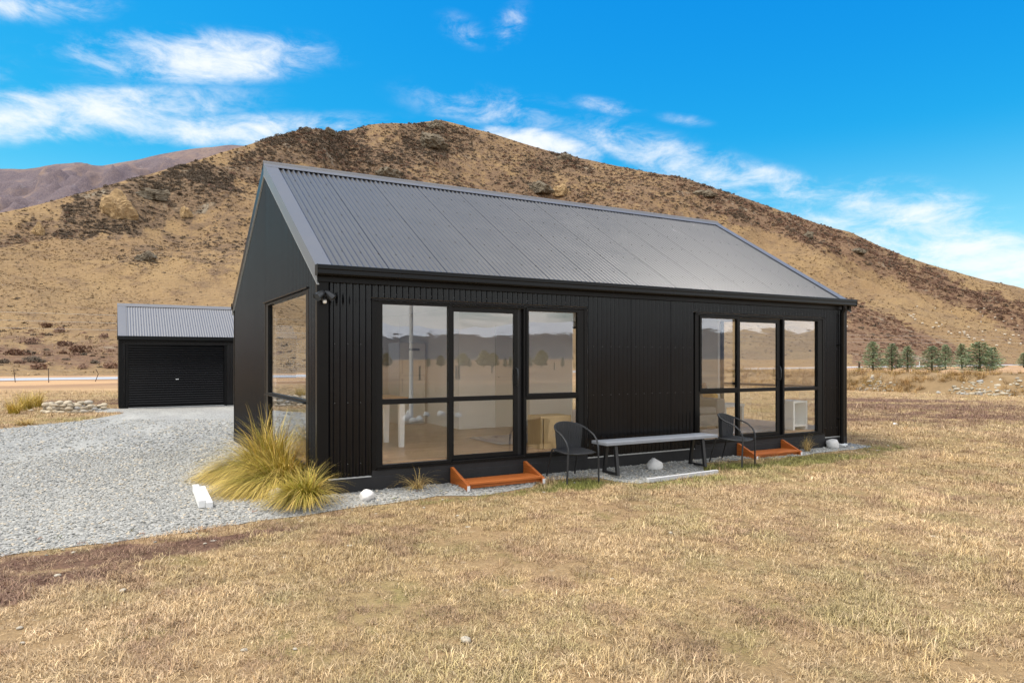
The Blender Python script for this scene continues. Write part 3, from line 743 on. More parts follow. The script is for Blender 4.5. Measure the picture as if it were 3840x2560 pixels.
# ---------------------------------------------------------------- glazing
def unit(P, name='window'):
    def ub(mb, u0, u1, d0, d1, z0, z1):
        pts = [P(u, z, d) for u in (u0, u1) for d in (d0, d1) for z in (z0, z1)]
        return mb.add(pts, [(0, 1, 3, 2), (4, 6, 7, 5), (0, 4, 5, 1), (2, 3, 7, 6), (0, 2, 6, 4), (1, 5, 7, 3)])
    def pane(parent, u0, u1, z0, z1, d):
        return ub(MB(), u0-.012, u1+.012, d-.004, d+.004, z0-.012, z1+.012).build('pane', M['glass'], parent)
    return ub, pane
def front_unit(a, b, pl, dr, pr, awn):
    ub, pane = unit(PF); z0, z1 = .285, 2.49; gb, gt = .325, 2.452; D0, D1 = -.062, .012
    fm = MB(); mu = (pl[1], pl[1]+.045); mv = (pr[0]-.05, pr[0])
    ub(fm, a, pl[0], D0, D1, z0, z1); ub(fm, pr[1], b, D0, D1, z0, z1)
    ub(fm, pl[0], mu[0], D0, D1, gt, z1); ub(fm, mv[1], pr[1], D0, D1, gt, z1); ub(fm, mu[1], mv[0], D0, D1, 2.462, z1)
    ub(fm, *mu, D0, D1, z0, z1); ub(fm, *mv, D0, D1, z0, z1)
    ub(fm, pl[0], mu[0], D0, D1, z0, gb); ub(fm, mv[1], pr[1], D0, D1, z0, gb); ub(fm, mu[1], mv[0], D0, .030, z0, .312)
    for (p, q), isaw in (((pl[0], mu[0]), awn == 'l'), ((mv[1], pr[1]), awn == 'r')):
        ub(fm, p, q, D0+.002, D1-.003, 1.122, 1.192)
    fr = fm.build('window_frame', M['alu'], house, bevel=.003)
    for (p, q), isaw in (((pl[0], pl[1]), awn == 'l'), ((pr[0], pr[1]), awn == 'r')):
        pane(fr, p, q, gb, 1.122, -.03); pane(fr, p, q, 1.192, gt, -.03)
        if isaw:
            sm = MB(); e = .03
            ub(sm, p-.012, p+e, D1+.001, .030, 1.165, 2.475); ub(sm, q-e, q+.012, D1+.001, .030, 1.165, 2.475)
            ub(sm, p+e, q-e, D1+.001, .030, 2.435, 2.475); ub(sm, p+e, q-e, D1+.001, .030, 1.165, 1.215)
            sm.build('awning_sash', M['alu'], fr, bevel=.003)
    # sliding door leaf, set back behind the frame
    s0, s1 = mu[1]+.002, dr[1]+.068; dm = MB(); d0, d1 = -.054, -.018
    ub(dm, s0, dr[0], d0, d1, .316, 2.458); ub(dm, dr[1], s1, d0, d1, .316, 2.458)
    ub(dm, dr[0], dr[1], d0, d1, 2.388, 2.458); ub(dm, dr[0], dr[1], d0, d1, .316, .378); ub(dm, dr[0], dr[1], d0, d1, 1.132, 1.198)
    leaf = dm.build('sliding_door', M['alu'], house, bevel=.003)
    pane(leaf, dr[0], dr[1], .378, 1.132, -.036); pane(leaf, dr[0], dr[1], 1.198, 2.388, -.036)
    hx = dr[1]+.035
    MB().tube([P3 for P3 in [(hx, .018, 1.33), (hx, -.03, 1.34), (hx+.002, -.046, 1.40), (hx+.002, -.046, 1.52), (hx, -.03, 1.58), (hx, .018, 1.59)]], .011, 8).build('handle', M['black_plastic'], leaf, smooth=50)
    ub(MB(), s1+.001, mv[0]-.001, -.060, -.050, .314, 2.458).build('door_channel', M['black_metal'], leaf)
    hm = MB(); ub(hm, a-.065, b+.065, -.02, .040, 2.500, 2.522); ub(hm, a-.065, b+.065, .034, .040, 2.4915, 2.4995); hm.build('head_flashing', M['trim'], house)
    for q0, q1 in ((a-.06, a-.001), (b+.001, b+.06)): ub(MB(), q0, q1, -.02, .020, .200, 2.4995).build('jamb_flashing', M['trim'], house, bevel=.003)
    ub(MB(), a, b, -.06, .036, .264, .2845).build('sill_flashing', M['trim'], house)
front_unit(.757, 4.095, (.845, 1.805), (1.893, 2.86), (3.06, 3.99), 'r')
front_unit(6.475, 9.775, (6.535, 7.455), (7.545, 8.512), (8.69, 9.64), 'l')
def gable_unit(P):
    ub, pane = unit(P); u0, u1 = GO[0]+.01, GO[1]-.01; p, q = .60, 3.22; z0, z1 = .275, 2.65
    fm = MB(); D0, D1 = -.062, .012
    ub(fm, u0, p, D0, D1, z0, z1); ub(fm, q, u1, D0, D1, z0, z1); ub(fm, p, q, D0, D1, 2.612, z1); ub(fm, p, q, D0, D1, z0, .315); ub(fm, p, q, D0+.002, D1-.002, 1.118, 1.172)
    fr = fm.build('window_frame', M['alu'], house, bevel=.003)
    pane(fr, p, q, .315, 1.118, -.03); pane(fr, p, q, 1.172, 2.612, -.03)
    ub(MB(), p-.02, q+.10, .0125, .055, 1.128, 1.142).build('window_bar', M['trim'], fr)
    ub(MB(), u0-.05, u1+.06, -.02, .045, 2.656, 2.674).build('head_flashing', M['trim'], house)
    ub(MB(), u0-.03, u1+.03, -.05, .03, .255, .2745).build('sill_flashing', M['trim'], house)
    for a_, b_ in ((u0-.045, u0-.001), (u1+.001, u1+.045)): ub(MB(), a_, b_, -.02, .018, .20, 2.6555).build('jamb_flashing', M['trim'], house)
gable_unit(PL); gable_unit(PR)
for x0, x1, z0, z1 in RO:
    ub, pane = unit(PB); fm = MB(); e = .05
    ub(fm, x0, x0+e, -.06, .012, z0, z1); ub(fm, x1-e, x1, -.06, .012, z0, z1); ub(fm, x0+e, x1-e, -.06, .012, z0, z0+e); ub(fm, x0+e, x1-e, -.06, .012, z1-e, z1)
    xm = (x0+x1)/2; ub(fm, xm-.03, xm+.03, -.06, .012, z0+e, z1-e)
    fr = fm.build('window_frame', M['alu'], house); pane(fr, x0+e, xm-.03, z0+e, z1-e, -.03); pane(fr, xm+.03, x1-e, z0+e, z1-e, -.03)

# ---------------------------------------------------------------- rooms
FZ = .35; CZ = 2.74
def rects(a0, a1, z0, z1, ops):
    out = []; x = a0
    for o0, o1, p0, p1 in sorted(ops):
        if o0 > x: out.append((x, o0, z0, z1))
        if p0 > z0: out.append((o0, o1, z0, p0))
        if p1 < z1: out.append((o0, o1, p1, z1))
        x = o1
    if x < a1: out.append((x, a1, z0, z1))
    return out
MB().box(.03, L-.03, .065, WD-.03, .26, FZ).build('floor', M['floor'], house)
MB().box(.03, L-.03, .03, WD-.03, CZ, CZ+.05).build('ceiling', M['lining'], house)
for y0, y1, ops in ((.066, .13, [(.79, 4.06, 0, 2.47), (6.5, 9.75, 0, 2.47)]), (WD-.13, WD-.066, RO)):
    mb = MB()
    for a_, b_, c_, d_ in rects(.066, L-.066, FZ+.001, CZ-.001, [(o[0], o[1], max(o[2], FZ+.001), o[3]) for o in ops]): mb.box(a_, b_, y0, y1, c_, d_)
    mb.build('inner_wall', M['lining'], house)
for x0, x1 in ((.066, .13), (L-.13, L-.066)):
    mb = MB()
    for a_, b_, c_, d_ in rects(.131, WD-.131, FZ+.001, CZ-.001, [(.56, 3.27, FZ+.001, 2.63)]): mb.box(x0, x1, a_, b_, c_, d_)
    mb.build('inner_wall', M['lining'], house)
# bathroom block in the middle of the plan, with a grey door
MB().box(3.62, 6.3, 3.5, WD-.132, FZ+.002, CZ-.002).build('partition', M['lining'], house)
d = MB().box(4.42, 5.22, 3.485, 3.499, FZ+.003, 2.4).build('inner_door', M['cream'], house); MB().box(4.48, 4.50, 3.44, 3.484, 1.35, 1.37).build('handle', M['fridge'], d)
MB().box(3.7, 6.3, 3.488, 3.4995, FZ+.004, .44).build('skirting', M['white'], house)

# ================================================================== FURNITURE SEEN THROUGH THE GLASS
def furn():
    t = thing('dining_table', 'dining table with wooden top and square white legs behind the large left window', 'table', (1.15, 1.85, FZ))
    MB().box(.45, 1.76, 1.42, 2.28, FZ+.73, FZ+.78).build('table_top', M['tabletop'], t)
    for x in (.5, 1.64):
        for y in (1.46, 2.16): MB().hexa([(x, y, FZ), (x+.07, y, FZ), (x+.07, y+.07, FZ), (x, y+.07, FZ)], [(x-.01, y-.01, FZ+.73), (x+.08, y-.01, FZ+.73), (x+.08, y+.08, FZ+.73), (x-.01, y+.08, FZ+.73)]).build('leg', M['white'], t)
    c = thing('dining_chair', 'white dining chair with thin metal legs at the wooden table', 'chair', (1.5, 2.62, FZ))
    MB().box(1.28, 1.70, 2.42, 2.84, FZ+.44, FZ+.47).build('seat', M['ivory'], c, bevel=.01)
    MB().hexa([(1.28, 2.82, FZ+.50), (1.70, 2.82, FZ+.50), (1.70, 2.85, FZ+.50), (1.28, 2.85, FZ+.50)], [(1.30, 2.90, FZ+.85), (1.68, 2.90, FZ+.85), (1.68, 2.93, FZ+.85), (1.30, 2.93, FZ+.85)]).build('backrest', M['ivory'], c)
    for x in (1.31, 1.67):
        for y, dy in ((2.46, -.03), (2.80, .05)): MB().tube([(x, y+dy, FZ), (x, y, FZ+.44)], .011, 6).build('leg', M['fridge'], c)
        MB().tube([(x, 2.80, FZ+.44), (x, 2.87, FZ+.6)], .009, 6).build('back_rod', M['fridge'], c)
    k = thing('kitchen_bench', 'white kitchen cupboards with wooden worktop along the rear wall', 'kitchen', (1.6, 6.5, FZ))
    MB().box(.2, 2.95, 6.22, 6.78, FZ, FZ+.86).build('cupboard', M['white'], k)
    MB().box(.18, 2.97, 6.17, 6.785, FZ+.861, FZ+.90).build('worktop', M['tabletop'], k)
    for i in range(5):
        q = MB().box(.23+i*.545, .755+i*.545, 6.20, 6.219, FZ+.1, FZ+.83).build('cupboard_door', M['ivory'], k); MB().box(.45+i*.545, .57+i*.545, 6.185, 6.199, FZ+.74, FZ+.755).build('handle', M['fridge'], q)
    b = thing('bottle', 'dark bottle standing on the kitchen worktop', 'bottle', (2.72, 6.4, FZ+.90)); MB().lathe([(.04, 0), (.04, .18), (.015, .24), (.015, .30)], 12).build('glass_body', M['bottle'], b, local=True, smooth=40)
    MB().lathe([(.041, .05), (.041, .14)], 12).build('paper_label', M['white'], b, local=True)
    f = thing('fridge', 'tall pale upright fridge beside the kitchen cupboards', 'fridge', (3.3, 5.4, FZ))
    MB().box(2.98, 3.56, 5.06, 5.72, FZ, FZ+1.72).build('fridge_body', M['fridge'], f)
    for z0, z1 in ((FZ+.04, FZ+1.02), (FZ+1.035, FZ+1.70)):
        q = MB().box(2.99, 3.55, 5.03, 5.059, z0, z1).build('fridge_door', M['cream'], f); MB().box(3.02, 3.04, 5.0, 5.03, z1-.35 if z1 < 1.5 else z0+.03, z1-.05 if z1 < 1.5 else z0+.32).build('handle', M['fridge'], q)
    MB().box(3.18, 3.42, 5.022, 5.029, FZ+1.55, FZ+1.60).build('display_panel', M['black_plastic'], f)
    s = thing('side_table', 'pale oak waterfall side table against the glass behind the left wicker chair', 'table', (3.68, .36, FZ))
    MB().box(3.42, 3.98, .17, .56, FZ+.46, FZ+.50).build('table_top', M['oak'], s); MB().box(3.42, 3.455, .17, .56, FZ, FZ+.459).build('side_panel', M['oak'], s)
    MB().box(3.945, 3.98, .17, .56, FZ, FZ+.459).build('side_panel', M['oak'], s); MB().box(3.48, 3.944, .175, .20, FZ+.001, FZ+.459).build('front_panel', M['oak'], s)
    def rug(x0, x1, y0, y1, label):
        n, m = 70, 46; x = np.linspace(x0, x1, n); y = np.linspace(y0, y1, m); X, Y = np.meshgrid(x, y, indexing='ij')
        ed = np.minimum.reduce([X-x0, x1-X, Y-y0, y1-Y]); Z = FZ+.004+np.clip(ed*.6, 0, .022)+RNG.random(X.shape)*.014
        X = X+(RNG.random(X.shape)-.5)*.03; Y = Y+(RNG.random(X.shape)-.5)*.03
        i = np.arange(n-1)[:, None]*m+np.arange(m-1)[None, :]
        o = link('rug', npmesh('rug', np.stack([X, Y, Z], -1).reshape(-1, 3)-np.array([(x0+x1)/2, (y0+y1)/2, FZ]), np.stack([i, i+m, i+m+1, i+1], -1).reshape(-1, 4), M['rug'], True), None, ((x0+x1)/2, (y0+y1)/2, FZ)); tag(o, label, 'rug')
    rug(3.1, 5.2, .9, 2.0, 'small grey shaggy rug on the wood floor behind the left sliding door')
    rug(6.7, 9.1, .25, .95, 'large grey shaggy rug in front of the sofa behind the right sliding door')
    s = thing('sofa', 'grey fabric sofa behind the right hand window', 'sofa', (7.35, 1.5, FZ))
    MB().box(6.55, 8.2, 1.02, 1.92, FZ+.06, FZ+.30).build('sofa_base', M['sofa'], s, bevel=.03); MB().box(6.55, 8.2, 1.70, 1.94, FZ+.301, FZ+.72).build('backrest', M['sofa'], s, bevel=.05)
    for x in (6.55, 8.00): MB().box(x, x+.22, 1.00, 1.699, FZ+.301, FZ+.60).build('armrest', M['sofa'], s, bevel=.04)
    for i in range(2): MB().box(6.78+i*.61, 7.38+i*.61, 1.01, 1.69, FZ+.302, FZ+.44).build('seat_cushion', M['sofa'], s, bevel=.04)
    for x in (6.62, 8.08):
        for y in (1.08, 1.84): MB().box(x, x+.05, y, y+.05, FZ, FZ+.059).build('leg', M['dark_wood'], s)
    c = thing('coffee_table', 'low white square legged table in front of the far gable window', 'table', (8.9, 1.95, FZ))
    MB().box(8.35, 9.50, 1.68, 2.25, FZ+.36, FZ+.42).build('table_top', M['ivory'], c)
    for x in (8.36, 9.43):
        for y in (1.69, 2.18): MB().box(x, x+.06, y, y+.06, FZ, FZ+.359).build('leg', M['ivory'], c)
    h = thing('shelf_cube', 'white open cube shelf just inside the right end of the glazing', 'shelf', (9.4, .40, FZ))
    x0, x1, y0, y1 = 9.20, 9.61, .20, .60
    for x in (x0, x1-.04): MB().box(x, x+.04, y0, y1, FZ, FZ+.52).build('side_panel', M['white'], h)
    MB().box(x0, x1, y0, y1, FZ+.521, FZ+.56).build('shelf_top', M['white'], h); MB().box(x0+.041, x1-.041, y0+.01, y1, FZ+.06, FZ+.09).build('shelf_board', M['white'], h); MB().box(x0+.041, x1-.041, y1-.02, y1, FZ+.091, FZ+.52).build('back_panel', M['white'], h)
    m = thing('armchair', 'mustard yellow armchair added in place of an orange glow behind the grey sofa', 'armchair', (9.1, 2.8, FZ))  # armchair made up in place of an orange-yellow glow
    MB().box(8.65, 9.55, 2.45, 3.2, FZ+.10, FZ+.42).build('seat', M['mustard'], m, bevel=.05); MB().box(8.65, 9.55, 3.02, 3.25, FZ+.421, FZ+.86).build('backrest', M['mustard'], m, bevel=.06)
    for x in (8.65, 9.40): MB().box(x, x+.15, 2.47, 3.01, FZ+.421, FZ+.60).build('armrest', M['mustard'], m, bevel=.04)
    for x in (8.72, 9.42):
        for y in (2.5, 3.12): MB().tube([(x, y, FZ), (x, y, FZ+.12)], .02, 8).build('leg', M['dark_wood'], m)
    l = thing('table_lamp', 'dark table lamp standing on the low white table', 'lamp', (8.55, 2.0, FZ+.42))
    MB().lathe([(.09, 0), (.08, .02), (.03, .06), (.045, .16), (.02, .26), (.012, .30)], 14).build('lamp_base', M['dark_wood'], l, local=True, smooth=50)
    MB().lathe([(.15, .27), (.11, .45), (.108, .45), (.147, .272)], 18).build('lamp_shade', M['dark_wood'], l, local=True, smooth=50)
    v = thing('venetian_blind', 'white slatted venetian blind over the kitchen window', 'blind', (1.85, 6.76, 1.3))
    MB().box(.5, 2.9, 6.70, 6.765, 2.48, 2.53).build('head_rail', M['white'], v)
    s0 = MB().hexa([(.52, 6.715, 1.30), (2.88, 6.715, 1.30), (2.88, 6.755, 1.318), (.52, 6.755, 1.318)], [(.52, 6.715, 1.304), (2.88, 6.715, 1.304), (2.88, 6.755, 1.322), (.52, 6.755, 1.322)]).build('slat', M['white'], v)
    for i in range(1, 29):
        q = s0.copy(); COL.objects.link(q); q.location = s0.location+Vector((0, 0, i*.041))
furn()

# ================================================================== ON AND AT THE HOUSE WALL
def wall_kit():
    MB().tube([(10.27, -.13, 2.775), (10.27, -.13, 2.70), (10.27, -.085, 2.62), (10.27, -.085, .05)], .040, 14).build('downpipe', M['trim'], house, smooth=50)
    dp = [o for o in house.children if o.name.startswith('downpipe')][0]
    for z in (.55, 2.0): MB().tube([(10.27, -.085, z-.012), (10.27, -.085, z+.012)], .047, 14).build('pipe_clip', M['trim'], dp); MB().box(10.215, 10.325, -.05, .0, z-.01, z+.01).build('clip_bracket', M['trim'], dp)
    d = thing('drain_cap', 'white plastic drain collar at the foot of the downpipe', 'drain', (10.27, -.085, 0))
    MB().lathe([(.075, -.02), (.075, .03), (.10, .034), (.10, .055), (.043, .058), (.042, .03)], 20).build('collar', M['white'], d, local=True, smooth=40)
    f = thing('floodlight', 'twin head black floodlight with motion sensor on the house corner under the eave', 'floodlight', (.06, -.02, 2.50))
    MB().lathe([(.048, 0), (.048, .03), (.03, .042)], 14).xf(Matrix.Rotation(R(90), 4, 'X')).build('base', M['black_plastic'], f, local=True, smooth=40)
    for (ex, ey, ez), yaw, tilt in (((-.10, -.10, .03), R(160), R(-28)), ((.085, -.085, .035), R(-28), R(-35))):
        D = Vector((math.cos(yaw)*math.cos(tilt)*.75, math.sin(yaw)*math.cos(tilt)*.75 if math.sin(yaw) < 0 else -.35, math.sin(tilt))).normalized()
        q = Vector((ex*.62, ey, ez)); h = MB(); h.lathe([(.020, -.065), (.036, -.05), (.043, -.01), (.050, .05), (.053, .075), (.049, .075), (.046, .068)], 16)
        Mx = Matrix.Translation(q) @ D.to_track_quat('Z', 'Y').to_matrix().to_4x4()
        hd = h.xf(Mx).build('lamp_head', M['black_plastic'], f, local=True, smooth=45)
        MB().lathe([(.045, .060), (.045, .066)], 16).xf(Mx).build('lens', M['lens'], hd, local=True)
        MB().tube([(0, -.035, .0), (q.x*.6, q.y*.75, ez*.6), tuple(q)], .013, 8).build('arm', M['black_plastic'], f, local=True, smooth=50)
    s = MB().lathe([(.020, 0), (.024, -.010), (.024, -.034), (.014, -.044)], 14, (0, -.075, -.035)).build('sensor', M['ivory'], f, local=True, smooth=50)
    MB().lathe([(.031, .0), (.031, .014), (.02, .022)], 14, (0, -.075, -.038)).build('sensor_cap', M['black_plastic'], f, local=True, smooth=50)
    MB().tube([(0, -.03, -.005), (0, -.075, -.02)], .012, 8).build('sensor_arm', M['black_plastic'], f, local=True)
wall_kit()

# ---------------------------------------------------------------- steps
def steps(x0, x1, yf, label):
    t = thing('timber_step', label, 'steps', ((x0+x1)/2, yf/2, 0), 0, 'orange timber steps below the sliding doors')
    yb = -.032; th = .045; zf = gz(yf)+.004
    pr = [(yb, -.02), (yf, zf), (yf, .048), (yf+.015, .060), (yb-.03, .228), (yb, .228)]
    for x in (x0, x1-th):
        s = MB().prism(pr, 'x', x, x+th).build('side_board', M['step_side'], t, bevel=.005)
        MB().box(x+.002, x+th-.002, yf-.004, yf-.0005, zf+.003, .044).build('end_paint', M['block'], s)
    MB().box(x0+th+.001, x1-th-.001, yf+.03, yf+.20, .042, .080).build('tread', M['step'], t, bevel=.008)
    MB().box(x0+th+.001, x1-th-.001, yf+.206, yf+.375, .042, .080).build('tread', M['step'], t, bevel=.008)
    MB().box(x0+th+.001, x1-th-.001, yf+.075, yf+.11, -.005, .041).build('riser', M['step'], t)
steps(1.815, 3.035, -.565, 'orange oiled timber step below the left sliding door')
steps(7.405, 8.60, -.47, 'orange oiled timber step below the right sliding door')

# ---------------------------------------------------------------- bench
def bench():
    t = thing('garden_bench', 'long bench with grey painted plank top and black splayed metal legs', 'bench', (5.13, -.5, 0))
    MB().box(4.02, 6.27, -.69, -.31, .452, .500).build('seat_plank', M['bench_top'], t, bevel=.006)
    for x in (4.22, 5.98):
        for yt, yb in ((-.60, -.66), (-.40, -.33)):
            MB().hexa([(x, yb-.022, 0), (x+.05, yb-.022, 0), (x+.05, yb+.022, 0), (x, yb+.022, 0)], [(x, yt-.022, .451), (x+.05, yt-.022, .451), (x+.05, yt+.022, .451), (x, yt+.022, .451)]).build('leg', M['black_metal'], t)
        MB().box(x+.002, x+.048, -.637, -.353, .002, .035).build('foot_bar', M['black_metal'], t)
        MB().box(x+.002, x+.048, -.577, -.423, .415, .4505).build('top_bar', M['black_metal'], t)
bench()

# ---------------------------------------------------------------- chairs
def chair(loc, rz, tip, label):
    t = thing('wicker_chair', label, 'chair', loc, rz, 'black wicker tub chairs by the bench'); t.rotation_euler = (tip, 0, rz)
    sh = .42; w = .255; fy = -.27                           # faces -Y
    # one tube: front foot, arm, round the back, arm, front foot
    pts = []
    for s in (-1,):
        pts += [(-w-.02, fy-.015, 0), (-w-.012, fy-.005, .20), (-w-.005, fy, sh), (-w-.005, fy+.01, .50), (-w-.01, fy+.055, .585), (-w-.015, fy+.14, .65), (-w-.01, fy+.24, .69)]
    for k in range(0, 13):
        a = math.pi*k/12; pts.append((-(w+.015)*math.cos(a)*(1.0), .02+.245*math.sin(a), .70+.095*math.sin(a)))
    pts += [(-x, y, z) for x, y, z in pts[:7][::-1]]
    MB().tube(pts, .0135, 8).build('arm_frame', M['wicker'], t, smooth=60, local=True)
    for s in (-1, 1): MB().tube([(s*(w-.005), .285, 0), (s*(w-.02), .225, .28), (s*(w-.03), .20, sh-.01)], .0125, 8).build('rear_leg', M['black_metal'], t, smooth=60, local=True)
    ring = [(w*.97*math.copysign(abs(math.cos(a))**.6, math.cos(a)), -.03+.245*math.copysign(abs(math.sin(a))**.6, math.sin(a)), sh-.006) for a in np.linspace(0, 2*math.pi, 33)]
    MB().tube(ring, .013, 8).build('seat_frame', M['wicker'], t, smooth=60, local=True)
    # woven seat: ribs run side to side, sagging a little
    n, m = 73, 41; U, V = np.meshgrid(np.linspace(-1, 1, n), np.linspace(-1, 1, m), indexing='ij')
    X = U*w*.95*(1-.06*V**4); Y = -.03+V*.238*(1-.05*U**4)
    wv = .0045*np.sin(U*math.pi*18)*np.cos(V*math.pi*10)
    Z = sh+.004-.014*(1-U**2)*(1-V**2)+wv+.012*np.clip(-V-.6, 0, 1)*0
    i = np.arange(n-1)[:, None]*m+np.arange(m-1)[None, :]; fc = np.stack([i, i+m, i+m+1, i+1], -1).reshape(-1, 4)
    st = link('seat', npmesh('seat', np.stack([X, Y, Z], -1).reshape(-1, 3), fc, M['wicker']), t); so = st.modifiers.new('thick', 'SOLIDIFY'); so.thickness = .008
    # woven back: a curved panel of upright strands from the seat rear up to the top rail
    n, m = 97, 30; U, V = np.meshgrid(np.linspace(-1, 1, n), np.linspace(0, 1, m), indexing='ij')
    a = U*R(68); rx = w-.035+.035*V; X = rx*np.sin(a); Y = .02+(.20+.035*V)*np.cos(a)
    Z = sh-.01+V*(.285+.095*np.cos(a))
    rib = .0038*np.sin(U*math.pi*16); dia = (np.abs(V-.58) < .14-.10*np.abs(U)) * .006*np.sin(V*math.pi*34)*np.sin(U*math.pi*9)
    Y = Y+(rib+dia)*np.cos(a); X = X+(rib+dia)*np.sin(a)
    i = np.arange(n-1)[:, None]*m+np.arange(m-1)[None, :]; fc = np.stack([i, i+m, i+m+1, i+1], -1).reshape(-1, 4)
    bk = link('backrest', npmesh('backrest', np.stack([X, Y, Z], -1).reshape(-1, 3), fc, M['wicker']), t); so = bk.modifiers.new('thick', 'SOLIDIFY'); so.thickness = .007
    return t
chair((3.53, -.50, -.012), R(0), R(3.5), 'black wicker tub chair at the left end of the bench, before the left window')
chair((6.76, -.52, -.012), R(20), R(3.5), 'black wicker tub chair at the right end of the bench, beside the right step')

# ---------------------------------------------------------------- rocks, timber, plank
def rock_mesh(name, sx, sy, sz, seed, mat, sub=3, flat=.0, rough=.22, facet=0):
    bm = bmesh.new(); bmesh.ops.create_icosphere(bm, subdivisions=sub, radius=1); rn = random.Random(seed)
    cuts = [(Vector((rn.uniform(-1, 1), rn.uniform(-1, 1), rn.uniform(-.4, 1))).normalized(), rn.uniform(.5, .8)) for _ in range(facet)]
    for v in bm.verts:
        p = v.co.copy()
        for nrm, dd in cuts:
            e = p.dot(nrm)-dd
            if e > 0: p -= nrm*e*.85
        n = (float(fbm(p.x*1.3+seed*3.1+p.z*.7, p.y*1.3+p.z*1.1+seed, 3, seed))-.5)*2*rough
        p *= 1+n
        v.co = Vector((p.x*sx, p.y*sy, max(p.z, -.55)*sz))
    zmin = min(v.co.z for v in bm.verts)
    for v in bm.verts: v.co.z -= zmin
    me = bpy.data.meshes.new(name); bm.to_mesh(me); bm.free(); me.materials.append(mat)
    me.polygons.foreach_set('use_smooth', [True]*len(me.polygons)); return me
def rock(px, py, sx, sy, sz, seed, label, rz=0, sink=.01, facet=3):
    g = G(px, py); o = link('white_rock', rock_mesh('white_rock', sx, sy, sz, seed, M['white_rock'], 3, 0, .16, facet), None, (g.x, g.y, g.z-sink)); o.rotation_euler = (0, 0, rz)
    return tag(o, label, 'rock', 'white painted rocks along the house')
rock(1375, 1872, .105, .085, .085, 3, 'rounded white rock on gravel before the house corner', .3)
rock(1040, 1868, .12, .09, .095, 8, 'white rock half hidden under the tussock at the house corner', 0)
rock(965, 1812, .07, .06, .07, 18, 'small white rock almost hidden among the big tussocks', 0)
rock(3122, 1678, .17, .12, .135, 11, 'flat white rock beside the drain at the far house corner', .5)
def peak_rock():
    g = G(2457, 1758); me = rock_mesh('white_rock', .135, .10, .125, 5, M['white_rock'], 3, 0, .10, 0)
    for v in me.vertices:                                            # blunt point left of centre, long slope to the right
        v.co.z = min(v.co.z, .20-.75*max(0, v.co.x+.035), .20+1.7*min(0, v.co.x+.06))+.004*math.sin(v.co.x*60+v.co.y*45); v.co.z = max(v.co.z, 0)
    o = link('white_rock', me, None, (g.x, g.y, g.z-.01)); tag(o, 'pointed white rock on the gravel under the bench', 'rock', 'white painted rocks along the house')
peak_rock()
def timber():
    a = G(746, 1814, .10); b = G(772, 1874, .10); d = (b-a).normalized(); n = Vector((-d.y, d.x, 0)); c = (a+b)/2
    ln = (b-a).length/2; ang = math.atan2(d.y, d.x)
    for off, w, h, lab, sh in ((-.040, .037, .088, 'square white painted timber block lying on the gravel, left of the pair', 0), (.036, .037, .066, 'flatter white painted timber block lying on the gravel, right of the pair', .03)):
        q = c+n*off*1.0
        o = MB().box(-ln+sh, ln+sh, -w, w, 0, h).build('timber_block', M['block'], None, bevel=.005); o.location = (q.x, q.y, .012); o.rotation_euler = (0, 0, ang)
        tag(o, lab, 'timber', 'white timber blocks on the drive')
timber()
def plank():
    o = MB().box(-.74, .74, -.028, .028, 0, .062).build('edging_plank', M['weathered'], None, bevel=.004); o.location = (5.20, -1.03, -.062); o.rotation_euler = (0, 0, R(3.5))
    tag(o, 'weathered whitish plank edging the gravel in front of the bench', 'plank')
plank()
def bare_edge():
    o = MB().box(-.10, .10, -.045, .045, 0, .04).build('plastic_lid', M['white'], None, bevel=.01); g = G(3357, 1592); o.location = (g.x, g.y, 0); o.rotation_euler = (0, 0, .6); tag(o, 'small white lid lying in the turf right of the house', 'lid')
bare_edge()

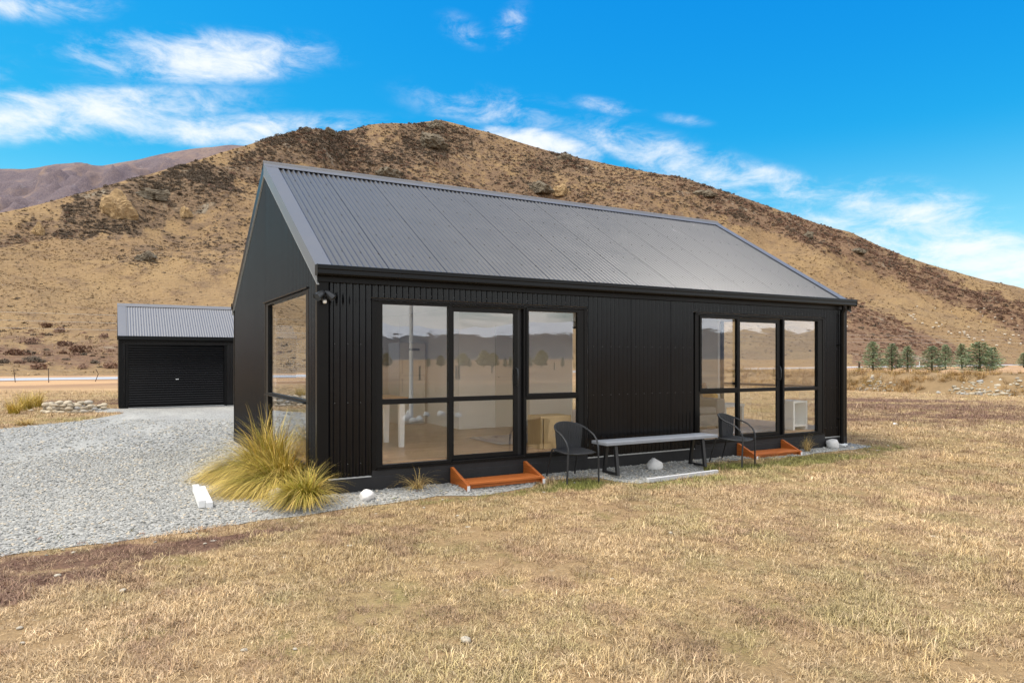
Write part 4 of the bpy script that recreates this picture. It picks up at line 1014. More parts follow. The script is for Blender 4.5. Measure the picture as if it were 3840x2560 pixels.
# ---------------------------------------------------------------- tussock grass
def tussock(name, loc, n, rad, ln, lean, spread, seed, label, cat='tussock', greens=.5, wid=.004, group=None, seg=6, droop=1.0, upright=.55, fine=False):
    rg = np.random.default_rng(seed); V = []; Fc = []; C = []
    for b in range(n):
        a = rg.random()*2*math.pi; r = rad*math.sqrt(rg.random()); base = np.array([r*math.cos(a), r*math.sin(a), 0])
        out = np.array([math.cos(a), math.sin(a), 0])*spread*(.3+r/rad)+np.array([*lean, 0])+rg.normal(0, .34, 3)*np.array([1, 1, 0])
        l = ln*(.45+.6*rg.random()); up = upright*(.6+.8*rg.random())
        d = np.array([out[0]*.7, out[1]*.7, up+.55]); d /= np.linalg.norm(d)
        hd = np.array([out[0], out[1], 0]); hn = np.linalg.norm(hd)+1e-6; hd /= hn
        p = base.copy(); st = l/seg; side = np.array([-hd[1], hd[0], 0])*(.8 if rg.random() < .5 else -.8)+rg.normal(0, .3, 3)*np.array([1, 1, 0])
        g = greens*(1.25-.9*r/rad)+rg.normal(0, .18); g = min(max(g, 0), 1)
        br = .45+1.0*rg.random(); i0 = len(V)
        curl = droop*(.35+.65*rg.random())*(.16+.34*min(hn, 1.2))
        for s in range(seg+1):
            f = s/seg; w = wid*(1-f**1.6)*.5+.0004
            V.append(p-side*w); V.append(p+side*w)
            green = np.array([.215, .215, .010]); gold = np.array([.47, .325, .035]) if greens > 0 else np.array([.47, .33, .16]); straw = np.array([.62, .43, .130]); dead = np.array([.36, .19, .040])
            mix = np.clip(g-.42*f+.15, 0, 1); c = green*mix+(gold*(1-f)+straw*f)*(1-mix)
            if rg_dead(rg, b): c = dead*(1-f)+straw*f
            C += [c*br]*2
            p = p+d*st
            d = d+np.array([hd[0]*curl*.55, hd[1]*curl*.55, -curl*(.55+f)]); d /= np.linalg.norm(d)
            if p[2] < .012: p[2] = .012; d[2] = max(d[2], 0); d /= np.linalg.norm(d)
        Fc += [(i0+2*s, i0+2*s+1, i0+2*s+3, i0+2*s+2) for s in range(seg)]
    me = npmesh(name, V, Fc, M['tussock'], True)
    ca = me.color_attributes.new('Col', 'FLOAT_COLOR', 'POINT'); C = np.asarray(C); ca.data.foreach_set('color', np.concatenate([C, np.ones((len(C), 1))], 1).astype(np.float32).ravel())
    o = link(name, me, None, loc); tag(o, label, cat, group); return o
def rg_dead(rg, b): return (b*7919) % 11 == 0
tussock('tussock_grass', (-.27, -.36, -.004), 1400, .13, .62, (-.30, -.12), .75, 1, 'nearest golden tussock at the house corner, green at its heart', greens=.85, wid=.0075, upright=.42, droop=1.2)
tussock('tussock_grass', (-.42, .70, 0), 3400, .27, .82, (-.75, -.50), .8, 2, 'large arching golden tussock below the gable window, middle of three', greens=.75, wid=.0075, upright=.42, droop=1.2)
tussock('tussock_grass', (-.46, 1.90, 0), 3400, .29, .88, (-.75, -.35), .85, 3, 'large golden tussock nearest the rear of the gable wall', greens=.65, wid=.0075, upright=.42, droop=1.2)
tussock('tussock_grass', (-.28, 1.55, 0), 600, .20, 1.18, (-.05, .0), .35, 14, 'upright greenish tussock close against the gable wall', greens=.8, wid=.0095, upright=1.3)
tussock('dry_tuft', (1.25, -.22, .005), 150, .07, .42, (-.12, -.12), .9, 4, 'dry straw coloured tuft on gravel left of the left step', 'tuft', greens=.0, wid=.005)
tussock('dry_tuft', (9.02, -.25, .005), 90, .05, .36, (.0, -.05), .55, 5, 'dry straw coloured tuft between the right step and the drain', 'tuft', greens=.0, wid=.006, upright=1.2)
tussock('tussock_grass', (-4.93, 18.0, 0), 260, .16, .62, (-.05, 0), .45, 6, 'golden tussock at the left edge, leftmost of the three near the stone heap', greens=.25, wid=.012, upright=1.2)
tussock('tussock_grass', (-4.75, 19.4, 0), 320, .16, .80, (.03, 0), .35, 7, 'tall greenish golden tussock, middle of the three left of the stone heap', greens=.5, wid=.012, upright=1.5)
tussock('tussock_grass', (-4.58, 21.2, 0), 260, .14, .78, (.03, 0), .4, 9, 'greenish golden tussock, rearmost of the three left of the stone heap', greens=.5, wid=.012, upright=1.4)
tussock('tussock_grass', (-4.22, 13.4, 0), 260, .16, .32, (0, 0), .9, 10, 'small round rusty brown tuft at the edge of the gravel drive', 'tuft', greens=.0, wid=.010, upright=.7)

# ================================================================== GARAGE
def garage():
    x0, x1, y0, dp = -2.05, 3.95, 18.95, 4.0; ze = 2.47; yr = y0+dp/2
    g = thing('garage', 'small black corrugated steel garage with roller door behind the house', 'garage', ((x0+x1)/2, y0+dp/2, 0))
    zr = lambda y: ze+TAN*((y if y <= yr else 2*yr-y)-(y0-.08))
    d0, d1, dt = -1.76, 1.35, 2.19
    P = lambda u, v, w: (u, y0-w, v)
    kw = dict(per=6, amp=.009)
    sheets('wall_sheet', x0+.1, d0-.09, k_(.04), k_(ze-.02), P, M['wall'], g, **kw)
    sheets('wall_sheet', d0-.09, d1+.09, k_(dt+.03), k_(ze-.02), P, M['wall'], g, **kw)
    sheets('wall_sheet', d1+.09, x1-.1, k_(.04), k_(ze-.02), P, M['wall'], g, **kw)
    for X, s in ((x0, -1), (x1, 1)):
        sheets('wall_sheet', y0+.03, y0+dp-.03, k_(.04), lambda u: zr(u)-.03, (lambda u, v, w, X=X, s=s: (X+s*w, u, v)), M['wall'], g, **kw)
    MB().box(x0, x1, y0+dp-.05, y0+dp, .04, ze-.02).build('rear_wall', M['wall'], g)
    for a, b in ((x0-.01, x0+.11), (x1-.11, x1+.01)): MB().box(a, b, y0-.02, y0+.05, .03, ze-.02).build('corner_flashing', M['trim'], g)
    for a, b in ((d0-.09, d0), (d1, d1+.09)): MB().box(a, b, y0-.025, y0+.06, .0, dt+.028).build('door_jamb', M['trim'], g)
    MB().box(d0-.12, d1+.12, y0-.035, y0+.02, dt+.0285, dt+.05).build('head_flashing', M['trim'], g)
    for side in (0, 1):
        Q = (lambda u, v, w: (u, v, zr(v)+w*1.17)) if side == 0 else (lambda u, v, w: (u, 2*yr-v, zr(v)+w*1.17))
        sheets('roof_sheet', x0+.2, x1-.2, k_(y0-.1), k_(yr-.01), Q, M['garage_roof'], g, **kw)
        for a, b in ((x0-.035, x0+.24), (x1-.24, x1+.035)):
            ya, yb = (y0-.1, yr) if side == 0 else (yr, y0+dp+.1)
            MB().hexa([(a, ya, zr(ya)+.018), (b, ya, zr(ya)+.018), (b, yb, zr(yb)+.018), (a, yb, zr(yb)+.018)], [(a, ya, zr(ya)+.022), (b, ya, zr(ya)+.022), (b, yb, zr(yb)+.022), (a, yb, zr(yb)+.022)]).build('barge_flashing', M['garage_roof'], g)
            c = a if a < 0 else b-.003
            MB().hexa([(c, ya, zr(ya)-.16), (c+.003, ya, zr(ya)-.16), (c+.003, yb, zr(yb)-.16), (c, yb, zr(yb)-.16)], [(c, ya, zr(ya)+.0175), (c+.003, ya, zr(ya)+.0175), (c+.003, yb, zr(yb)+.0175), (c, yb, zr(yb)+.0175)]).build('barge_board', M['trim'], g)
    MB().prism([(yr-.14, zr(yr-.14)+.024), (yr, zr(yr)+.05), (yr+.14, zr(yr+.14)+.024), (yr+.14, zr(yr+.14)+.028), (yr, zr(yr)+.06), (yr-.14, zr(yr-.14)+.028)], 'x', x0-.04, x1+.04).build('ridge_cap', M['garage_roof'], g)
    gp = [(y0-.1+q+.055, z-2.84+ze-.01) for q, z in GP]
    MB().prism(gp, 'x', x0-.05, x1+.05).build('gutter', M['gutter'], g)
    MB().box(x0, x1, y0-.095, y0+.03, ze-.15, ze-.025).build('fascia', M['trim'], g)
    MB().box(x0+.05, x1-.05, y0+.05, y0+dp-.06, -.05, .012).build('floor_slab', M['pale_edge'], g)
    MB().box(d0, d1, y0-.03, y0+.1, .0121, .03).build('door_threshold', M['pale_edge'], g)
    pts = [(x0+.2+i*PITCH*3, y, zr(y)+.013) for y in (y0+.05, y0+.7, y0+1.3) for i in range(1, 25)]
    screws('roof_screws', pts, .011, M['screw'], g)
    door = MB().box(d0+.002, d1-.002, y0+.045, y0+.06, .09, dt+.02).build('roller_door', M['wall'], g)
    n = 25; ph = (dt-.10)/n
    pr = [(y0+.0445, .0), (y0+.030, ph*.10), (y0+.018, ph*.32), (y0+.018, ph*.62), (y0+.034, ph*.86), (y0+.0445, ph*.97)]
    s0 = MB().prism(pr, 'x', d0+.004, d1-.004).build('slat', M['wall'], door)
    s0.location.z += .10
    for i in range(1, n):
        q = s0.copy(); COL.objects.link(q); q.location.z = s0.location.z+i*ph
    MB().box(d0+.004, d1-.004, y0+.015, y0+.055, .031, .0895).build('bottom_rail', M['trim'], door)
    MB().box(-.27, -.17, y0+.006, y0+.017, .99, 1.01).build('lock_handle', M['white'], door)
garage()

# ---------------------------------------------------------------- heap of stones by the drive
def stone_heap():
    t = thing('stone_heap', 'low horseshoe wall of piled pale stones at the left edge of the drive', 'stone wall', (-3.35, 17.7, 0))
    rn = random.Random(4); ms = [rock_mesh('stone', .15, .11, .085, 40+i, M['hearthstone'], 2, 0, .18, 3) for i in range(6)]
    c = Vector((-3.35, 17.95)); n = 0
    for layer in range(3):
        for k in range(20-layer*3):
            a = R(35+layer*10)+k/(20-layer*3)*R(285-layer*20); rr = .66+rn.uniform(-.08, .08)-layer*.03
            p = (c.x+rr*math.cos(a)*1.15, c.y+rr*math.sin(a)*.95, .0+layer*.105+rn.uniform(-.012, .012))
            o = link('stone', ms[rn.randrange(6)], t, (p[0]+3.35, p[1]-17.7, p[2])); o.rotation_euler = (rn.uniform(-.15, .15), rn.uniform(-.15, .15), a+math.pi/2+rn.uniform(-.5, .5)); o.scale = [rn.uniform(.75, 1.25)]*3
    for k in range(46):                                              # spill at the back
        p = (c.x+rn.gauss(-.1, .38), c.y+.75+rn.gauss(0, .25)); o = link('stone', ms[rn.randrange(6)], t, (p[0]+3.35, p[1]-17.7, rn.uniform(0, .16))); o.rotation_euler = (0, 0, rn.uniform(0, 6)); o.scale = [rn.uniform(.5, .95)]*3
stone_heap()

# ================================================================== PADDOCK
def fence():
    rn = random.Random(3)
    for (px, py, h, lean, lab) in [(58, 1433, 1.0, -.10, 'thin leaning steel fence post by the road, leftmost'), (183, 1434, 1.05, -.02, 'thin upright steel fence post by the road, left of the garage'), (356, 1430, .95, .22, 'bent steel fence post leaning right by the road next to the garage')]:
        g = G(px, py); bx = .16 if lean > .1 else 0
        o = MB().tube([(0, 0, -.1), (lean*h*.7+bx*.5, 0, h*.62), (lean*h-bx, 0, h)], [.030, .028, .024], 5).build('fence_post', M['rusty'], None); o.location = g; tag(o, lab, 'fence post', 'roadside fence posts')
    g = G(3222, 1393); o = MB().lathe([(.14, -.2), (.14, 1.30), (.11, 1.33)], 10).build('fence_post', M['post_wood'], None, smooth=40); o.location = g; tag(o, 'stout dark timber post left of the conifers', 'fence post')
    w = thing('wire_fence', 'sagging wire fence along the near side of the road', 'fence', (-20, 53.6, 0))
    for z in (.35, .62, .9): MB().tube([(-60, 49.5, z), (-20, 52.6, z-.02), (-8.5, 54.4, z), (-6.3, 52.9, z), (-3.4, 53.7, z-.02), (10, 55.5, z), (40, 60, z)], .004, 4).build('wire', M['rope'], w)
    mk = MB().box(-.16, .16, -.10, .10, 0, .42).build('marker_box', M['white'], None, bevel=.02); mk.location = G(3422, 1401); tag(mk, 'small white marker box in the grass among the conifers', 'marker')
    for px, h, lab in ((3448, 1.1, 'slim white roadside marker post behind the conifers'),):
        o = MB().box(-.07, .07, -.03, .03, 0, h).build('marker_post', M['white'], None); o.location = G(px, 1374); tag(o, lab, 'marker')
fence()
def cables():
    t = thing('power_line', 'thin pale power cables crossing in front of the hill above the road', 'cable', (80, 86, 0))
    for dz, dy in ((0, 0), (.9, .6), (-.75, 1.2)):
        pts = []
        for x in np.linspace(-90, 330, 60):
            y = 82+.07*x+dy; z = 5.4+dz+.0062*x+1.2*((x-110)/200)**2
            pts.append((x, y, z))
        MB().tube(pts, .022, 4).build('wire', M['rope'], t)
    for x in (-90, 330):
        MB().lathe([(.16, -.5), (.12, 9.5)], 8, (x, 82+.07*x+.6, 0)).build('pole', M['post_wood'], t)
        MB().box(x-.06, x+.06, 82+.07*x-.6, 82+.07*x+1.8, 8.0, 8.14).build('crossarm', M['post_wood'], t)
cables()

# ---------------------------------------------------------------- bank of rubble and rank grass
BK = [(28, 34), (31, 22), (32.7, 15.4), (33.2, 11), (33.9, 7.2), (35.2, 1), (37.5, -8), (41, -18)]       # foot of the bank, facing the house
def bank_foot(y): return float(np.interp(y, [b for _, b in BK][::-1], [a for a, _ in BK][::-1]))
def bank_z(d, y):
    h = .98*min(1, max(0, (34-y)/8))*min(1, max(0, (y+18)/8))
    q = min(1, max(0, d/1.7)); return h*(.82*q*q*(3-2*q)+.18*min(1, max(0, d/4)))*(1 if d < 4.5 else max(0, 1-(d-4.5)/5)) 
def bank():
    ys = np.linspace(-17.5, 33.5, 170); ds = np.concatenate([np.linspace(-.3, 3, 24), np.linspace(3.4, 9.6, 12)])
    v = []; 
    for y in ys:
        for d in ds:
            x = bank_foot(y)+d
            z = bank_z(d, y)*(.86+.28*float(fbm(x*.55, y*.55, 3, 77)))+(float(fbm(x*2, y*2, 3, 5))-.5)*.16*(0 if d < 0 else 1)*(1 if d < 4 else .3)
            v.append((x, y, z if d > 0 else -.05))
    m = len(ds); i = np.arange(len(ys)-1)[:, None]*m+np.arange(m-1)[None, :]
    me = npmesh('earth_bank', v, np.stack([i, i+m, i+m+1, i+1], -1).reshape(-1, 4)[:, ::-1], M['bank'], True)
    tag(link('earth_bank', me), kind='structure')
    rn = random.Random(9); P = []; S = []; Ro = []
    for k in range(5200):
        y = rn.uniform(-16, 15); d = abs(rn.gauss(.6, 1.0)); 
        if d > 3.2 or d < .02: continue
        x = bank_foot(y)+d; dens = float(fbm(x*.4, y*.4, 3, 8))+max(0, (9-y))*.05+.12*math.sin(y*.9)
        if rn.random() > max(0, dens-.36)*1.5: continue
        s = rn.choice([.05, .06, .075, .11])*rn.uniform(.6, 1.3); P.append((x, y, bank_z(d, y)*.95-.02)); S.append((s*rn.uniform(.9, 1.5), s, s*.8)); Ro.append((0, 0, rn.uniform(0, 6.3)))
    ms = [rock_mesh('rubble_stone', 1, .85, .9, 60+i, M['rubble'], 2, 0, .2, 3) for i in range(5)]
    scatter('bank_rubble', P, S, Ro, ms, 'pale rubble stones embedded in the grassy bank')
    P = []; S = []; Ro = []
    for k in range(5200):
        y = rn.uniform(-16, 32); d = rn.uniform(0, 4.6); x = bank_foot(y)+d
        if float(fbm(x*.5, y*.5, 3, 18))+(y-9)*.03 < .42 or (d > 2.6 and rn.random() < .6): continue
        s = rn.uniform(.5, 1.15)*(1.0 if y > 9 else .7)
        P.append((x, y, bank_z(d, y)*.93)); S.append((s, s, s*rn.uniform(.7, 1.2))); Ro.append((rn.uniform(-.1, .1), -.25+rn.uniform(-.2, .2), rn.uniform(0, 6.3)))
    return P, S, Ro
# turf tufts -------------------------------------------------------
def tuft_mesh(name, n, ln, wid, seed, mat, lay=.6, rad=.05):
    rg = np.random.default_rng(seed); V = []; Fc = []; T = []
    for b in range(n):
        a = rg.random()*6.283; r = rad*math.sqrt(rg.random()); p = np.array([r*math.cos(a), r*math.sin(a), -.004])
        a2 = rg.random()*6.283; el = R(18+62*rg.random()**(.6+lay)); d = np.array([math.cos(a2)*math.cos(el), math.sin(a2)*math.cos(el), math.sin(el)])
        l = ln*(.5+.8*rg.random()); sd = np.array([-math.sin(a2), math.cos(a2), 0])*wid*(.6+.7*rg.random()); i0 = len(V)
        q = p+d*l*.55; d2 = d*np.array([1, 1, .35]); d2 /= np.linalg.norm(d2); e = q+d2*l*.5
        V += [p-sd, p+sd, q-sd*.8, q+sd*.8, e-sd*.15, e+sd*.15]; Fc += [(i0, i0+1, i0+3, i0+2), (i0+2, i0+3, i0+5, i0+4)]
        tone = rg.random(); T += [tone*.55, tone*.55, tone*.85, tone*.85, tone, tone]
    me = npmesh(name, V, Fc, mat, True); at = me.attributes.new('tone', 'FLOAT', 'POINT'); at.data.foreach_set('value', np.asarray(T, np.float32)); return me
def turf_colour(x, y):
    def sm(v, a, b):
        q = np.clip((v-a)/(b-a), 0, 1); return (q*q*(3-2*q))[:, None]
    def mx(f, a, b): return a*(1-f)+np.array(b)*f
    big = fbm(x*.45, y*.45, 4, 71); mid = fbm(x*1.7, y*1.7, 4, 72); red = fbm(x*2.4, y*2.4, 4, 73, .6); one = RNG.random(len(x))
    c = mx(sm(big, .35, .65), np.tile((.500, .360, .203), (len(x), 1)), (.45, .325, .165))
    c = mx(sm(mid, .48, .70)*.65, c, (.33, .275, .13)); c = mx(sm(one, .72, .95)*.6, c, (.62, .47, .31)); c = mx(sm(-one, -.28, -.08)*.65, c, (.20, .135, .09))
    c = mx(sm(red, .56, .68)*.55, c, (.245, .145, .10)); c = c*(.70+.6*fbm(x*1.1, y*1.1, 4, 75, .6))[:, None]
    wob = (fbm(x*2.6, y*2.6, 4, 74)-.5)*1.8
    def el(cx, cy, rx, ry): return sm(-np.sqrt(((x-cx)/rx)**2+((y-cy)/ry)**2)-wob, -1.15, -.7)
    for px, py, rx, ry in ((330, 2090, 1.6, .36), (60, 2200, 1.0, .45), (900, 2010, .8, .15), (3450, 1525, 5.5, 2.6), (3280, 1500, 3.5, 2.2), (3230, 1572, 1.7, 1.0), (3700, 1562, 4.0, 2.0)):
        g = G(px, py); c = mx(el(g.x, g.y, rx, ry)*(.35+.6*RNG.random(len(x)))[:, None], c, (.165, .090, .072))
    for cx, cy, rx, ry, a in ((3.35, -.80, .75, .33, .9), (6.4, -.72, .9, .26, .85), (5.0, -1.25, 1.1, .2, .6), (8.6, -.80, 1.6, .3, .6), (1.6, -.85, 1.0, .12, .6), (6.0, -1.5, 1.5, .4, .35), (10.6, -.5, .8, .3, .7), (-3.2, 14.4, 2.0, .5, .6)):
        c = mx(el(cx, cy, rx, ry)*a, c, (.165, .180, .040))
    return c
bp, bs, br = bank()
rank = [tuft_mesh('rank_grass_tuft', 26, .34, .007, 300+i, M['blade'], .2, .16) for i in range(4)]
bx_ = np.array(bp); scatter('rank_grass', bp, bs, br, rank, 'rank dry grass on the bank right of the house', col=turf_colour(bx_[:, 0], bx_[:, 1])*np.array([.72, .62, .42]))

def lawn():
    P = []; S = []
    HP = [(-.06, -.06), (L+.06, -.06), (L+.06, WD+.06), (-.06, WD+.06)]
    GPoly = [(-2.1, 18.8), (4.0, 18.8), (4.0, 23.0), (-2.1, 23.0)]
    for k0, k1, dens, sc in ((2.2, 6.0, 560, .92), (6.0, 10, 400, 1.0), (10, 16, 190, 1.3), (16, 26, 60, 1.7), (26, 38, 16, 2.0)):
        tm = 1.15; area = tm*(k1*k1-k0*k0); n = int(area*dens)
        k = np.sqrt(RNG.random(n)*(k1*k1-k0*k0)+k0*k0); t = (RNG.random(n)*2-1)*tm
        x = CX+k*(AC+t*AS); y = CY+k*(AS-t*AC)
        wob = (fbm(x*3, y*3, 3, 4)-.5)*.22
        ok = ~inpoly(x+wob, y+wob, DRIVE) & ~inpoly(x, y, HP) & ~inpoly(x, y, GPoly)
        # thin turf over the mossy ground beside the drive
        g = G(300, 2095); bare = np.exp(-(((x-g.x)/1.7)**2+((y-g.y)/.42)**2)); ok &= RNG.random(n) > bare*.85*(fbm(x*4, y*4, 3, 2) > .42)
        x = x[ok]; y = y[ok]; s = sc*(.6+.75*fbm(x*1.3, y*1.3, 3, 41))*(.75+.5*RNG.random(len(x)))
        bald = fbm(x*1.9+3, y*1.9, 4, 91, .6); kp = ~((bald > .655) & (RNG.random(len(x)) < .8)); x = x[kp]; y = y[kp]; s = s[kp]
        tall = RNG.random(len(x)) < .035; s = np.where(tall, s*1.35, s)
        hgt = (.55+.75*fbm(x*.8+9, y*.8, 3, 55))*np.where(tall, 1.6, 1.0)
        for cx, cy, rx, ry in ((3.35, -.80, .75, .33), (6.4, -.72, .9, .26)):
            hgt = hgt+np.clip(1-((x-cx)/rx)**2-((y-cy)/ry)**2, 0, 1)*.7
        P.append(np.stack([x, y, np.zeros_like(x)], -1)); S.append(np.stack([s, s, s*hgt], -1))
    P = np.concatenate(P); S = np.concatenate(S); Ro = np.zeros_like(P); Ro[:, 2] = RNG.random(len(P))*6.283
    P[:, 2] = [gz(v) for v in P[:, 1]]
    ms = [tuft_mesh('turf_tuft', 19, .052, .0019, 100+i, M['blade'], .9, .06) for i in range(7)]
    scatter('lawn_grass', P, S, Ro, ms, 'short dry straw coloured turf in front of the house', col=turf_colour(P[:, 0], P[:, 1]))
lawn()
def pebbles():
    P = []; S = []
    for k0, k1, dens, sc in ((4.5, 9, 1500, 1.0), (9, 13, 900, 1.15), (13, 20, 250, 1.5)):
        tm = 1.0; n = int(tm*(k1*k1-k0*k0)*dens)
        k = np.sqrt(RNG.random(n)*(k1*k1-k0*k0)+k0*k0); t = (RNG.random(n)*2-1)*tm
        x = CX+k*(AC+t*AS); y = CY+k*(AS-t*AC)
        ok = inpoly(x, y, DRIVE_R) & ~inpoly(x, y, [(-.03, -.03), (L+.03, -.03), (L+.03, WD+.03), (-.03, WD+.03)])
        rut = np.full(len(x), 9.0); tr_ = np.array([(-16, 1.0), (-9, 2.6), (-4.5, 6.0), (-2.0, 11), (-.6, 16), (-.2, 18.9)])
        for (xa, ya), (xb, yb) in zip(tr_[:-1], tr_[1:]):
            l2 = math.hypot(xb-xa, yb-ya); u = np.clip(((x-xa)*(xb-xa)+(y-ya)*(yb-ya))/l2**2, 0, 1); dd = np.hypot(x-xa-u*(xb-xa), y-ya-u*(yb-ya)); rut = np.minimum(rut, np.abs(dd-.78))
        ok &= ~((rut < .26+.2*(fbm(x*2, y*2, 2, 5)-.5)) & (RNG.random(len(x)) < .72))
        x = x[ok]; y = y[ok]; s = sc*.0105*(.5+1.0*RNG.random(len(x))**2.2*1.6)
        P.append(np.stack([x, y, .004+s*.15], -1)); S.append(np.stack([s*1.25, s, s*.62], -1))
    # stones strayed off the edge into the turf
    n = 900; j = RNG.integers(0, len(DRIVE_R), n); q = np.array(DRIVE_R)[j]+RNG.normal(0, .16, (n, 2)); s = .006+.012*RNG.random(n)
    P.append(np.stack([q[:, 0], q[:, 1], .003+s*0], -1)); S.append(np.stack([s*1.2, s, s*.7], -1))
    P = np.concatenate(P); P[:, 2] += [gz(v) for v in P[:, 1]]; S = np.concatenate(S); Ro = RNG.random(P.shape)*np.array([.6, .6, 6.283])
    ms = [rock_mesh('pebble', 1, .85, .9, 20+i, M['pebble'], 1, 0, .15, 0) for i in range(6)]
    for m in ms:
        for v in m.vertices: v.co.z -= .5
    scatter('gravel_pebbles', P, S, Ro, ms, 'grey river gravel pebbles covering the drive')
pebbles()
def weeds():
    n = 150; j = RNG.integers(60, 190, n); j = j[j < len(DRIVE_R)]; q = np.array(DRIVE_R)[j]; q = q+np.stack([RNG.normal(0, .35, len(q)), np.abs(RNG.normal(0, .30, len(q)))], -1)
    keep = (q[:, 1] < -.12) & (q[:, 0] < 3); q = q[keep]; one = RNG.random(len(q))[:, None]; col = np.where(one < .6, np.array([[.20, .085, .045]]), np.array([[.15, .17, .045]]))
    s = .35+.5*RNG.random(len(q)); Ro = np.zeros((len(q), 3)); Ro[:, 2] = RNG.random(len(q))*6.28
    P = np.stack([q[:, 0], q[:, 1], [gz(v)+.01 for v in q[:, 1]]], -1)
    scatter('gravel_weeds', P, np.stack([s, s, s*.6], -1), Ro, [tuft_mesh('weed', 16, .05, .004, 500+i, M['blade'], .6, .05) for i in range(3)], 'small rusty and green weeds along the gravel edge', col=col)
weeds()
def lawn_stones():
    rn = random.Random(12); ms = [rock_mesh('lawn_stone', .05, .036, .022, 80+i, M['white_stone2'], 2, 0, .2, 2) for i in range(4)]
    spots = [(235, 2063, .8), (275, 2073, .8), (215, 2160, .8), (462, 2218, 1.0), (75, 2357, .8), (85, 2414, .6), (2040, 1847, .7), (915, 2440, .6), (1745, 2405, 1.5), (1660, 1875, .7), (1590, 1905, .6), (1470, 1872, .6), (1065, 2092, .6), (1312, 2050, .9), (2295, 2172, .6), (2515, 2000, .9), (770, 2040, .6), (1715, 1935, .6),
             (1105, 2435, .5), (3330, 1672, 1.0), (3290, 1690, .9), (3445, 1645, .9), (3200, 1610, .8), (3250, 1600, .9), (1990, 1900, .5), (2080, 1705+160, .5)]
    for px, py, s in spots:
        g = G(px, py); o = link('lawn_stone', ms[rn.randrange(4)], None, (g.x, g.y, g.z+.002)); o.rotation_euler = (0, 0, rn.uniform(0, 6)); o.scale = [s*rn.uniform(.6, .8)]*3
        tag(o, 'small pale stone lying in the dry turf', 'stone', 'pale stones scattered in the turf')
lawn_stones()

# ================================================================== TREES
def conifer_meshes(seed, h, wide):
    rn = random.Random(seed); tr = MB(); V = []; Fc = []; T = []
    tr.tube([(0, 0, -.1), (rn.uniform(-.05, .05), 0, h*.4), (rn.uniform(-.08, .08), rn.uniform(-.08, .08), h*.97)], [h*.026, h*.018, .012], 7)
    nb = 78
    for b in range(nb):
        f = .07+.91*(b/nb)**.9; z = f*h; a = b*2.399+rn.uniform(-.4, .4)
        ln = wide*h*(1-f)**.72*rn.uniform(.62, 1.15)*(.75 if f < .15 else 1)+.10
        rise = rn.uniform(.02, .28); dx, dy = math.cos(a), math.sin(a)
        tip = (dx*ln, dy*ln, z+ln*rise-.02*ln)
        tr.tube([(0, 0, z), (dx*ln*.5, dy*ln*.5, z+ln*rise*.4), tip], [.030*(1-f)+.008, .018*(1-f)+.005, .003], 4)
        ns = int(30+ln*62)
        for s in range(ns):
            q = (s+rn.random())/ns; q = .12+.88*q**.8; sp = .22*ln*(1.15-q)+.07
            px = dx*ln*q+rn.gauss(0, sp*.55); py = dy*ln*q+rn.gauss(0, sp*.55); pz = z+ln*rise*q*q*.9+rn.gauss(.02, sp*.22)
            aa = a+rn.gauss(0, .7); l = rn.uniform(.10, .24); el = rn.uniform(-.35, .55); w = l*.24
            d = Vector((math.cos(aa)*math.cos(el), math.sin(aa)*math.cos(el), math.sin(el))); sd = d.cross(Vector((rn.gauss(0, .4), rn.gauss(0, .4), 1))).normalized()*w
            p = Vector((px, py, pz)); i0 = len(V); e = p+d*l; m_ = p+d*l*.45
            V += [p, m_+sd, e, m_-sd]; Fc.append((i0, i0+1, i0+2, i0+3)); tn = min(1, max(0, rn.gauss(.35+.35*q, .2))); T += [tn]*4
    me = npmesh('crown', V, Fc, M['conifer']); at = me.attributes.new('tone', 'FLOAT', 'POINT'); at.data.foreach_set('value', np.asarray(T, np.float32))
    return tr.mesh('trunk', M['bark'], 50), me
CM = [conifer_meshes(s, 5.0, w) for s, w in ((1, .40), (2, .36), (3, .46), (4, .33))]
def conifer(loc, h, v, rz, label, sx=1.0, group='grey green conifers beyond the bank'):
    t = thing('conifer_tree', label, 'tree', loc, rz, group); t.scale = (h/5*sx, h/5*sx, h/5)
    link('trunk', CM[v][0], t); link('crown', CM[v][1], t); return t
for i, (bx, by, ty, v, sx, lab) in enumerate([
        (3274, 1395, 1279, 0, 1.3, 'grey green conifer nearest the house corner, first of the row'), (3345, 1394, 1286, 1, 1.3, 'second conifer from the house in the row beyond the bank'),
        (3403, 1395, 1296, 3, 1.4, 'slender bluish conifer, third from the house in the row'), (3495, 1400, 1296, 2, 1.4, 'spreading conifer with bare lower trunk, fourth from the house'),
        (3546, 1382, 1290, 0, 1.2, 'conifer close behind and right of the fourth in the row'), (3607, 1381, 1287, 3, 1.2, 'narrow conifer left behind the largest one'),
        (3673, 1404, 1280, 2, 1.7, 'largest broad conifer toward the right edge, bare trunk showing'), (3722, 1390, 1300, 1, 1.6, 'conifer overlapping the right side of the largest one'),
        (3838, 1378, 1322, 0, 1.4, 'conifer cut by the right edge of the picture')]):
    g = G(bx, by); k = (g.x-CX)*AC+(g.y-CY)*AS; conifer(g, (by-ty)/F*k, v, i*1.3, lab, sx)
